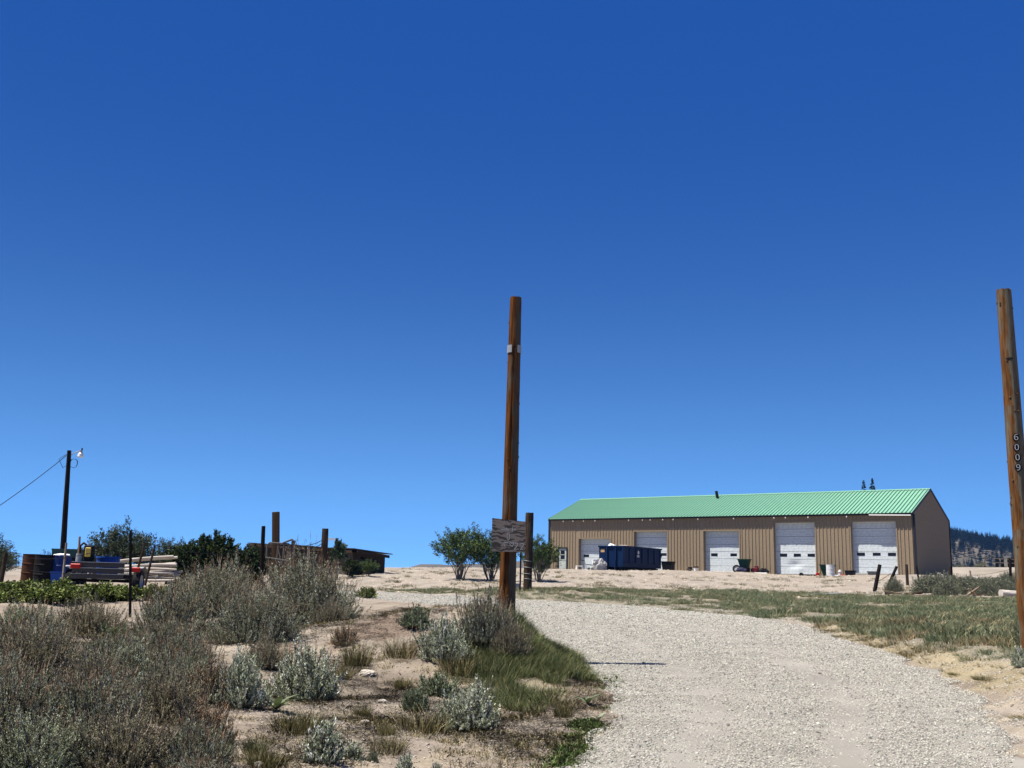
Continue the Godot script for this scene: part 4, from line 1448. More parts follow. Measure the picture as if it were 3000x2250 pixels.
func build_left_things() -> void:
	var p := at(-18.69, -43.77, -0.1)
	var root := thing("light_pole", "dark leaning utility pole with a yard lamp on a curved arm", "light pole", p)
	var top := Vector3(-18.921, 6.643, -43.77) - p
	part("shaft", timber(Vector3.ZERO, top, 0.13, 0.085, 64, M.post_black, -1, 16, 20), root)
	var b := MB.new()
	b.tube([top * 0.965 + Vector3(0.08, 0, 0), top * 0.975 + Vector3(0.22, 0.04, 0), top * 0.985 + Vector3(0.42, 0.06, 0)], [0.02], 6)
	part("lamp_arm", b.mesh(M.galv), root)
	var lc := top * 0.985 + Vector3(0.5, 0.0, 0)
	b = MB.new()
	b.lathe([Vector2(0, 0.12), Vector2(0.06, 0.11), Vector2(0.07, 0.0), Vector2(0.11, -0.05)], 14, lc)
	var hd := part("lamp_head", b.mesh(M.galv), root)
	b = MB.new()
	b.lathe([Vector2(0.03, 0.2), Vector2(0.035, 0.12), Vector2(0, 0.12)], 10, lc + Vector3(0.04, 0, 0))
	part("photocell", b.mesh(M.dark_steel), hd)
	b = MB.new()
	b.lathe([Vector2(0.11, -0.05), Vector2(0.12, -0.16), Vector2(0.10, -0.2), Vector2(0, -0.2)], 14, lc)
	part("lamp_shade", b.mesh(M.white), hd)
	b = MB.new()
	var q := []
	for i in 40:
		var a := i * 0.42
		q.append(top * 0.90 + Vector3(0.22 + cos(a) * (0.17 + 0.02 * sin(i)), sin(a) * 0.19, 0.02 * cos(i * 1.3)))
	b.tube(q, [0.009], 4)
	part("wire_coil", b.mesh(M.dark_steel), root)
	b = MB.new()
	b.tube([top * 0.97 + Vector3(-0.1, 0, 0), top * 0.94 + Vector3(-0.42, -0.05, 0), top * 0.90 + Vector3(-0.22, -0.2, 0), top * 0.89 + Vector3(-0.08, -0.05, 0)], [0.012], 5)
	part("drip_loop", b.mesh(M.dark_steel), root)
	wire(Vector3(-18.99, 6.42, -43.7), Vector3(-20.4, 1.4, -34.5), 0.25, 0.014, "dark power line running down from the yard lamp pole", false)

	# small trailer seen from behind
	p = at(-10.6, -27.5)
	root = thing("utility_trailer", "small galvanised utility trailer with red tail lamps among green weeds", "trailer", p, 0.1)
	for s in [-1, 1]:
		wheel(root, Vector3(s * 0.86, 0.29, 0), 0.30, 0.2, Basis(Vector3.BACK, PI / 2))
		b = MB.new()
		for i in 8:
			var a0 := PI * (0.33 + 0.6 * i / 8.0)
			var a1 := PI * (0.33 + 0.6 * (i + 1) / 8.0)
			b.face([Vector3(s * 0.72, 0.3 + sin(a0) * 0.38, cos(a0) * 0.42), Vector3(s * 1.0, 0.3 + sin(a0) * 0.38, cos(a0) * 0.42), Vector3(s * 1.0, 0.3 + sin(a1) * 0.38, cos(a1) * 0.42), Vector3(s * 0.72, 0.3 + sin(a1) * 0.38, cos(a1) * 0.42)], Vector3(s * 0.86, 0.3, 0))
		part("fender", b.mesh(M.galv), root)
		b = MB.new()
		b.box(Vector3(s * 0.8 + (0.08 if s > 0 else 0.18), 0.60 if s > 0 else 0.66, 0.5), Vector3(0.26, 0.12, 0.08), Basis.IDENTITY, 0.02)
		part("tail_lamp", b.mesh(M.red), root)
	for y in [0.40, 0.55, 0.70]:
		b = MB.new()
		b.box(Vector3(-0.06, y, 0.45), Vector3(1.3, 0.115, 0.05), Basis.IDENTITY, 0.008)
		part("tail_board", b.mesh(M.plank_grey), root)
		b = MB.new()
		b.box(Vector3(-0.06, y + 0.066, 0.46), Vector3(1.34, 0.016, 0.08))
		part("edge_rail", b.mesh(M.galv), root)
	b = MB.new()
	b.box(Vector3(0, 0.42, -0.5), Vector3(1.35, 0.08, 1.9), Basis.IDENTITY, 0.01)
	part("bed", b.mesh(M.dark_steel), root)
	b = MB.new()
	b.bar(Vector3(0, 0.40, -1.4), Vector3(0.0, 0.34, -2.6), 0.1, 0.08)
	part("drawbar", b.mesh(M.dark_steel), root)
	b = MB.new()
	b.tube([Vector3(-0.85, 0.3, 0), Vector3(0.85, 0.3, 0)], [0.035], 8)
	part("axle", b.mesh(M.dark_steel), root)
	b = MB.new()
	b.bar(Vector3(0.1, 0.10, 0.5), Vector3(0.75, 0.12, 0.5), 0.08, 0.05)
	part("step_bar", b.mesh(M.dark_steel), root)
	for s in [[-0.98, 0.55, -1.02, 1.25], [-0.62, 0.6, -0.7, 1.42], [0.86, 0.75, 0.98, 1.32], [1.10, 0.45, 1.24, 1.24]]:
		b = MB.new()
		b.tube([Vector3(s[0], s[1] - 0.25, 0.25), Vector3(s[2], s[3], 0.15)], [0.035, 0.028], 7)
		part("stake", b.mesh(M.log_grey if s[0] < 0 else M.post_dark), root)
	var T := root.transform
	root = thing("blue_tub", "round blue plastic tub sitting on the trailer bed", "tub", T * Vector3(-0.05, 0.47, -0.35))
	b = MB.new()
	b.lathe([Vector2(0, 0), Vector2(0.27, 0), Vector2(0.30, 0.4), Vector2(0.32, 0.42), Vector2(0.32, 0.46), Vector2(0.28, 0.46), Vector2(0.26, 0.06), Vector2(0, 0.06)], 22)
	part("shell", b.mesh(M.blue_plastic), root)
	root = thing("small_engine", "small yellow and black engine standing on the trailer's left corner", "engine", T * Vector3(-0.46, 0.76, 0.2), 0.15)
	b = MB.new()
	b.box(Vector3(0.06, 0.22, 0), Vector3(0.24, 0.44, 0.26), Basis.IDENTITY, 0.03)
	part("crankcase", b.mesh(M.dark_steel), root)
	b = MB.new()
	b.box(Vector3(0.06, 0.26, 0.145), Vector3(0.14, 0.24, 0.04), Basis.IDENTITY, 0.015)
	part("fuel_tank", b.mesh(M.yellow), root)
	b = MB.new()
	b.tube([Vector3(-0.17, 0.0, 0.02), Vector3(-0.17, 0.22, 0.02)], [0.09, 0.085], 12)
	part("air_filter", b.mesh(M.galv), root)
	b = MB.new()
	b.tube([Vector3(-0.18, 0.22, 0), Vector3(-0.18, 0.42, 0), Vector3(-0.1, 0.5, 0), Vector3(-0.02, 0.44, 0)], [0.03], 8)
	part("exhaust", b.mesh(M.rust), root)

	# drums and clutter behind the weeds
	drum(M.dark_steel, "steel_drum", "black steel drum standing left of the blue drum", at(-14.53, -32.7), 0.30, 0.9)
	drum(M.rust, "steel_drum", "rusty brown steel drum half hidden behind the black drum", at(-15.34, -33.6), 0.29, 0.88)
	drum(mat(lin(0.012, 0.03, 0.13), 0.45), "plastic_drum", "dark blue plastic drum with a white scuffed lid", at(-14.1, -32.9), 0.30, 0.9)
	solo("white_rag", lump(31, Vector3(0.5, 0.1, 0.45), M.white, 0.3), "white sheet lying on the dark blue drum", "sheet", at(-14.1, -32.9, 0.92))
	drum(M.black, "plastic_drum", "black plastic drum right of the dark blue drum", at(-13.85, -33.6), 0.30, 0.86)
	solo("tool_box", tub(0.9, 0.95, 0.45, 0.5, 0.4, mat(lin(0.03, 0.075, 0.07), 0.5), 0.01), "dark teal box sitting behind the drums at the light pole", "box", at(-15.75, -37.2, 0.62), 0.1)
	b = MB.new()
	for s in [-1, 1]:
		b.box(Vector3(s * 0.8, 0.2, 0), Vector3(0.1, 0.9, 0.6))
	b.box(Vector3(0, 0.6, 0), Vector3(2.0, 0.06, 0.7))
	solo("work_bench", b.mesh(M.plank), "rough low bench carrying a teal box behind the drums", "bench", at(-15.5, -37.2, 0.0), 0.1)
	solo("grey_box", tub(0.4, 0.42, 0.3, 0.32, 0.22, M.grey_plastic, 0.01), "small grey box on the bench right of the teal box", "box", at(-15.0, -37.1, 0.66), 0.2)
	solo("blue_bucket", tub(0.3, 0.4, 0.3, 0.4, 0.35, M.blue_plastic, 0.02), "bright blue pail on the ground before the dark blue drum", "pail", at(-13.75, -31.9), 0.4)

	# bleached rails piled up
	var k := 0
	for row in 6:
		for j in (3 if row < 4 else 2):
			var rm: Material = [M.bleached, M.bleached, M.log_grey][rng.randi() % 3]
			var z := -36.9 - j * 0.24 - row * 0.05
			var y := gh(-13.0, -37.2) + 0.12 + row * 0.145
			var x0 := -14.25 + rng.randf_range(-0.3, 0.3)
			var x1 := -11.80 + rng.randf_range(-0.16, 0.1)
			var sl := 0.09 * row / 3.0
			var mesh := timber(Vector3(x0, y - sl, z + rng.randf_range(-0.05, 0.05)) - Vector3(x0, y, z), Vector3(x1, y + sl + rng.randf_range(-0.09, 0.09), z + rng.randf_range(-0.06, 0.06)) - Vector3(x0, y, z), rng.randf_range(0.04, 0.068), rng.randf_range(0.035, 0.06), 100 + k, rm, -1, 7, 9, rng.randf_range(-0.09, 0.09))
			var lab := "bleached split rail inside the white log pile"
			if j == 0: lab = ["lowest", "second lowest", "third lowest", "fourth lowest", "second highest", "topmost"][row] + " bleached rail on the near face of the log pile"
			solo("fence_rail", mesh, lab, "rail", Vector3(x0, y, z), 0.0, "bleached rails in the log pile")
			k += 1
	for x in [-14.0, -12.0]:
		solo("pile_block", timber(Vector3(0, 0, 0.3), Vector3(0, 0, -0.9), 0.07, 0.07, 140 + int(x), M.post_dark, -1, 9, 4), "short dark bearer log under the %s end of the rail pile" % ("left" if x < -13 else "right"), "log", at(x, -37.1, 0.03))

	# fence on the left: steel post, wires, leaning posts
	p = at(-6.94, -19.44, -0.2)
	root = thing("steel_post", "thin rusty steel fence post rising from the left sagebrush", "post", p)
	top = Vector3(-7.094, 2.369, -19.44) - p
	b = MB.new()
	b.bar(Vector3.ZERO, top, 0.05, 0.012, 0.0, Vector3.BACK)
	b.bar(Vector3(0, 0, -0.022), top + Vector3(0, 0, -0.022), 0.014, 0.03, 0.0, Vector3.BACK)
	part("web", b.mesh(M.dark_steel), root)
	for i in 14:
		b = MB.new()
		b.box(top * (0.3 + i * 0.05) + Vector3(0, 0, 0.012), Vector3(0.022, 0.014, 0.014))
		part("stud", b.mesh(M.dark_steel), root)
	solo("fence_post", timber(Vector3.ZERO, Vector3(0.08, 1.1, 0), 0.06, 0.055, 71, M.post_dark, -1, 10, 8), "dark stub of a fence post at the left edge", "post", at(-12.86, -26.5, -0.1))
	var s0 := Vector3(-7.05, 2.2, -19.44)
	wire(s0, Vector3(-12.8, 2.0, -26.5), 0.25, 0.006, "top barbed wire from the steel post to the left edge stub")
	wire(s0 - Vector3(-0.03, 0.6, 0), Vector3(-12.8, 1.7, -26.5), 0.12, 0.005, "lower barbed wire from the steel post to the left edge stub")
	wire(s0, Vector3(-7.36, 2.35, -31.0), 0.2, 0.006, "top barbed wire running from the steel post back to the dark post")
	wire(s0 - Vector3(-0.03, 0.6, 0), Vector3(-7.33, 1.7, -31.0), 0.1, 0.005, "lower barbed wire running from the steel post back to the dark post")
	solo("fence_post", timber(Vector3.ZERO, Vector3(-0.06, 2.05, 0), 0.065, 0.06, 72, M.post_black, -1, 12, 8), "slim dark post left of the tall square post", "post", at(-7.30, -31.05, -0.1))
	p = at(-7.92, -35.73, -0.1)
	root = thing("square_post", "tall square brown post made of two timbers, above the sagebrush", "post", p)
	top = Vector3(-8.07, 3.75, -35.7) - p
	for s in [[-0.062, 0.0, 0.115], [0.06, 0.0, 0.125]]:
		b = MB.new()
		b.bar(Vector3(s[0] + 0.02, 0, 0), top + Vector3(s[0], 0.0 if s[0] < 0 else 0.01, 0), s[2], 0.14, 0.012, Vector3.BACK)
		part("timber", b.mesh(mottled(lin(0.12, 0.07, 0.035) if s[0] > 0 else lin(0.15, 0.10, 0.055), 81, 0.05, 0.5, 1.6, 0.9)), root)
	solo("fence_post", timber(Vector3.ZERO, Vector3(-0.03, 2.62, 0), 0.14, 0.125, 73, M.post_dark, -1, 14, 10), "thick grey brown post right of the wire tangle", "post", at(-7.05, -39.97, -0.1))
	solo("fence_post", timber(Vector3.ZERO, Vector3(-0.02, 1.85, 0), 0.05, 0.045, 74, M.log_grey, -1, 9, 6), "slender grey stake just left of the thick grey brown post", "post", at(-7.52, -39.2, -0.1))
	solo("fence_post", timber(Vector3.ZERO, Vector3(-0.03, 1.95, 0), 0.055, 0.05, 75, M.post_dark, -1, 9, 6), "slender dark stake holding the left end of the wire tangle", "post", at(-7.95, -38.4, -0.1))
	# pipe gate frame
	root = thing("pipe_gate", "bent grey pipe gate frame leaning at the tall square post", "gate", at(-7.75, -35.2))
	var gy := 2.68 - root.position.y
	for f in [[Vector3(-0.42, gy - 0.55, 0), Vector3(-0.42, gy - 0.08, 0), Vector3(-0.34, gy, 0), Vector3(0.30, gy - 0.03, 0), Vector3(0.38, gy - 0.1, 0), Vector3(0.38, gy - 0.7, 0)], [Vector3(-0.45, gy - 0.5, 0.02), Vector3(0.36, gy - 0.6, 0.02)], [Vector3(0.1, gy, 0), Vector3(0.42, gy + 0.13, 0.02), Vector3(0.5, gy + 0.08, 0.02), Vector3(0.48, gy - 0.75, 0)], [Vector3(-0.05, gy - 1.3, 0), Vector3(-0.05, gy - 0.02, 0)], [Vector3(0.15, gy - 0.7, 0), Vector3(0.15, gy - 0.05, 0)]]:
		b = MB.new()
		b.tube(f, [0.032], 8)
		part("pipe", b.mesh(M.pipe), root)
	var t0 := Vector3(-7.98, 2.72, -38.4)
	var t1 := Vector3(-7.54, 2.75, -39.2)
	wire(t0, t1, 0.06, 0.012, "upper wire strand between the two slender stakes")
	wire(t1, Vector3(-7.15, 2.98, -39.9), 0.03, 0.012, "upper wire strand from slender stake to thick grey brown post")
	wire(t0 - Vector3(0, 0.1, 0), Vector3(-7.15, 2.85, -39.9), 0.16, 0.012, "slack wire strand below the upper strands at the stakes")
	wire(Vector3(-8.6, 2.4, -37.6), t0, 0.02, 0.012, "short wire strand rising to the slender dark stake")
	# antenna on the shed
	root = thing("antenna", "thin mast with a white flag-like panel on the shed roof", "antenna", Vector3(-11.3, 3.2, -63.8))
	b = MB.new()
	b.tube([Vector3(0, 0, 0), Vector3(0, 1.0, 0)], [0.02], 6)
	part("mast", b.mesh(M.galv), root)
	b = MB.new()
	b.box(Vector3(0.42, 0.66, 0), Vector3(0.46, 0.12, 0.05))
	b.box(Vector3(0.2, 0.45, 0), Vector3(0.03, 0.5, 0.03))
	part("panel", b.mesh(M.white), root)
	b = MB.new()
	b.bar(Vector3(0, 0, 0), Vector3(0.75, 0.75, 0.0), 0.06, 0.06)
	solo("leaning_board", b.mesh(M.log_grey), "grey board leaning beside the dark round shrub", "board", at(-9.9, -41.5, 0.05))

# ------------------------------------------------------------------ right side: fence line, logs, corral
func build_right_things() -> void:
	var l := [
		[20.23, -57.5, 0.38, 1.45, 0.11, "post_black", "thick dark post leaning right before the fifth workshop door"],
		[20.71, -57.2, 0.72, 1.35, 0.085, "post_black", "slimmer dark post leaning far right beside its thicker neighbour"],
		[23.75, -61.8, -0.02, 1.25, 0.09, "post_dark", "short brown post at the workshop's near corner"],
		[22.6, -57.0, -0.16, 1.35, 0.05, "post_black", "thin dark post leaning left in front of the corner sagebrush"],
		[24.68, -55.6, 0.06, 1.05, 0.045, "log_grey", "thin pale crooked stake amid the right-hand sagebrush"],
		[26.52, -54.9, 0.08, 1.65, 0.075, "post_black", "straight dark post near the pale fallen log"],
		[28.3, -66.5, 0.0, 0.8, 0.09, "post_dark", "short black stub by the workshop's shaded end wall"],
		[26.0, -66.0, 0.0, 0.9, 0.025, "bleached", "thin white stake before the shaded end wall"]]
	var k := 0
	for e in l:
		var pn := thing("fence_post", e[6], "post", at(e[0], e[1], -0.12))
		part("shaft", timber(Vector3.ZERO, Vector3(e[2], e[3] + 0.12, 0), e[4], e[4] * 0.93, 200 + k, M[e[5]], -1, 12, 8, 0.0 if k != 4 else 0.06), pn)
		k += 1
	var b := MB.new()
	b.tube([Vector3.ZERO, Vector3(0, 1.2, 0)], [0.02], 6)
	solo("steel_post", b.mesh(M.rust), "thin rusty rod right of the two leaning posts", "post", at(21.35, -57.3, -0.1))
	wire(at(20.45, -57.5, 0.55), at(21.1, -57.2, 0.95), 0.02, 0.014, "short wire between the two leaning posts")
	wire(at(24.7, -55.6, 0.8), at(26.55, -54.9, 1.1), 0.08, 0.008, "thin wire from the crooked stake to the straight dark post")
	solo("fallen_log", timber(Vector3(-1.05, 0.17, 0), Vector3(1.9, 0.19, -0.5), 0.18, 0.17, 301, M.bleached, -1, 18, 14, 0.06), "pale barkless log lying in the grass by the right pole", "log", at(24.1, -48.7), 0.0)
	solo("fallen_log", timber(Vector3(-0.9, 0.08, 0), Vector3(0.95, 0.16, 0.1), 0.10, 0.07, 302, M.post_dark, -1, 12, 10, 0.08), "dark thin log lying below the corner sagebrush", "log", at(19.7, -51.9))
	solo("white_log", timber(Vector3(-0.3, 0.35, 0), Vector3(0.3, 0.08, 0.05), 0.075, 0.075, 303, M.bleached, -1, 10, 6), "short bright white log propped before the shaded end wall", "log", at(27.7, -66.2, 0.1))
	solo("white_boulder", lump(33, Vector3(1.0, 0.55, 0.7), M.concrete), "pale boulder beside the short black stub", "boulder", at(27.2, -64.8, 0.05))
	solo("white_boulder", lump(34, Vector3(1.3, 0.5, 0.8), M.concrete), "wide pale boulder at the foot of the workshop's far corner", "boulder", at(29.2, -65.2, 0.05))
	for i in 7:
		var x := 21.3 + rng.randf_range(-0.6, 0.7)
		solo("broken_slat", timber(Vector3.ZERO, Vector3(rng.randf_range(-0.6, 0.6), rng.randf_range(0.2, 0.5), rng.randf_range(-0.3, 0.3)), 0.035, 0.025, 310 + i, M.log_grey if i % 2 else M.post_brown, -1, 6, 3), "broken tan slat in the scrap heap at the grass edge", "slat", at(x, -48.6 + rng.randf_range(-0.4, 0.4), 0.0), 0.0, "broken slats in the scrap heap")
	for i in 16:
		var x := rng.randf_range(15.0, 22.0)
		var z := -52.2 + (x - 15.0) * 0.42 + rng.randf_range(-1.0, 1.2)
		solo("weathered_stick", timber(Vector3.ZERO, Vector3(rng.randf_range(0.3, 0.9), rng.randf_range(0.0, 0.08), rng.randf_range(-0.3, 0.3)), 0.035, 0.02, 330 + i, [M.bleached, M.log_grey, M.post_brown][i % 3], -1, 6, 4, 0.03), "weathered stick in the litter along the far grass edge", "stick", at(x, z, 0.03), rng.randf_range(-0.5, 0.5), "sticks along the far grass edge")
	b = MB.new()
	b.box(Vector3(0, 0.05, 0), Vector3(1.6, 0.03, 0.6), Basis(Vector3(0.3, 0, 1).normalized(), 0.06))
	solo("metal_sheet", b.mesh(M.galv), "flat grey metal sheet lying at the grass edge before the fourth door", "sheet", at(15.4, -50.7, 0.04), 0.2)
	# corral fence on the rise behind
	var root := thing("corral_fence", "dark plank corral fence on the rise beside the right pole", "fence", at(56.6, -120.0))
	for i in 9:
		b = MB.new()
		var x := i * 0.56 + (0.16 if i % 3 == 2 else 0.0)
		b.box(Vector3(x, 0.62, 0.12 * i), Vector3(0.34, 1.5, 0.1), Basis(Vector3.BACK, rng.randf_range(-0.03, 0.03)))
		part("plank", b.mesh(M.post_black), root)
	for y in [0.75, 1.2]:
		b = MB.new()
		b.bar(Vector3(-0.5, y + 0.05, 0.1), Vector3(5.0, y - 0.05, 1.2), 0.06, 0.07)
		part("rail", b.mesh(M.log_grey), root)
	var an := thing("fence_post", "thin far post on the dirt rise left of the corral", "post", at(54.5, -119.0, -0.1))
	part("shaft", timber(Vector3.ZERO, Vector3(0.35, 1.5, 0), 0.07, 0.06, 401, M.post_brown, -1, 8, 4), an)

# ------------------------------------------------------------------ sagebrush and other shrubs
func rdir(g: RandomNumberGenerator) -> Vector3:
	var z := g.randf_range(-1, 1)
	var a := g.randf() * TAU
	var r := sqrt(1.0 - z * z)
	return Vector3(r * cos(a), z, r * sin(a))

# kind: leaf colours, stalk colour, stalk number; w, h in metres
func sage(sd: int, w: float, h: float, twigs: int, per: int, leaf_l: float, leaf_w: float, cols: Array, stalks: int, stalk_col: Color, open := 0.5) -> Dictionary:
	var g := RandomNumberGenerator.new()
	g.seed = sd
	var ln := FastNoiseLite.new()
	ln.seed = sd
	ln.frequency = 1.3
	var lv := MB.new()
	var st := MB.new()
	var sk := MB.new()
	st.col = Color(0.10, 0.082, 0.065)
	var tips := []
	for k in twigs:
		var a := g.randf() * TAU
		var cphi := g.randf_range(0.08, 1.0)
		var sphi := sqrt(1.0 - cphi * cphi)
		var d := Vector3(sphi * cos(a), cphi, sphi * sin(a))
		var rr := g.randf_range(0.62, 1.0) * (0.86 + 0.42 * ln.get_noise_3d(d.x * 1.4, d.y * 1.4, d.z * 1.4) + 0.18 * ln.get_noise_3d(d.x * 4.0, d.y * 4.0, d.z * 4.0))
		var t := Vector3(d.x * w * 0.5, d.y * h, d.z * w * 0.5) * rr
		t.y = maxf(t.y, 0.05)
		var l := minf(h, w) * g.randf_range(0.18, 0.38)
		var dir := (d * 0.6 + Vector3.UP * 0.85 + rdir(g) * 0.3).normalized()
		var bse := t - dir * l
		if bse.y < 0.02:
			bse.y = 0.02
		if k % 3 == 0:
			var m := bse * 0.55 - Vector3(0, bse.y * 0.1, 0)
			st.tube([Vector3(d.x * w * 0.04, -0.04, d.z * w * 0.04), m, bse, t], [0.011, 0.008, 0.005, 0.002], 4, false)
		tips.append([t, dir])
		var tone := g.randf_range(0.7, 1.25)
		var base: Color = cols[g.randi() % cols.size()]
		for i in per:
			var f := pow(g.randf(), 0.7)
			var p := bse.lerp(t, f) + rdir(g) * leaf_l * 0.3
			var ld := (dir * open + rdir(g) * 0.75 + Vector3.UP * 0.25).normalized()
			var side := ld.cross(rdir(g)).normalized()
			var q := 2.35 * tone * g.randf_range(0.8, 1.2)
			lv.col = Color(base.r * q, base.g * q, base.b * q)
			lv.leaf(p, ld, side, leaf_l * g.randf_range(0.6, 1.2), leaf_w * g.randf_range(0.7, 1.2))
	for k in stalks:
		var e: Array = tips[g.randi() % tips.size()]
		if e[0].y < h * 0.35:
			continue
		var d: Vector3 = (e[1] + Vector3.UP * 1.1 + rdir(g) * 0.25).normalized()
		var l := g.randf_range(0.08, 0.26) * clampf(h, 0.5, 1.3)
		var grey := g.randf()
		var q := 1.9 * g.randf_range(0.65, 1.25)
		sk.col = Color(stalk_col.r * q, stalk_col.g * q, stalk_col.b * q).lerp(Color(0.2, 0.18, 0.15) * q, grey)
		var bent := d * l + rdir(g) * l * 0.1
		sk.leaf(e[0], bent.normalized(), bent.cross(rdir(g)).normalized(), l, 0.006)
		for i in 12:
			var f := g.randf_range(0.3, 1.0)
			var ld := (d + rdir(g) * 0.8).normalized()
			sk.leaf(e[0] + bent * f, ld, ld.cross(rdir(g)).normalized(), leaf_l * 0.6, leaf_w * 0.8)
	return {"l": lv.mesh(M.leafy), "s": st.mesh(M.bark), "k": sk.mesh(M.leafy) if sk.v.size() else null, "w": w, "h": h}

var protos := {}
func shrub(called: String, key: String, label: String, x: float, z: float, w: float, h: float, group := "") -> void:
	var d: Dictionary = protos[key]
	var o := thing(called, label, "shrub", at(x, z, -0.03), rng.randf() * TAU, group)
	part("stems", d.s, o)
	part("foliage", d.l, o)
	if d.k:
		part("seed_stalks", d.k, o)
	o.scale = Vector3(w / d.w, h / d.h, w / d.w)

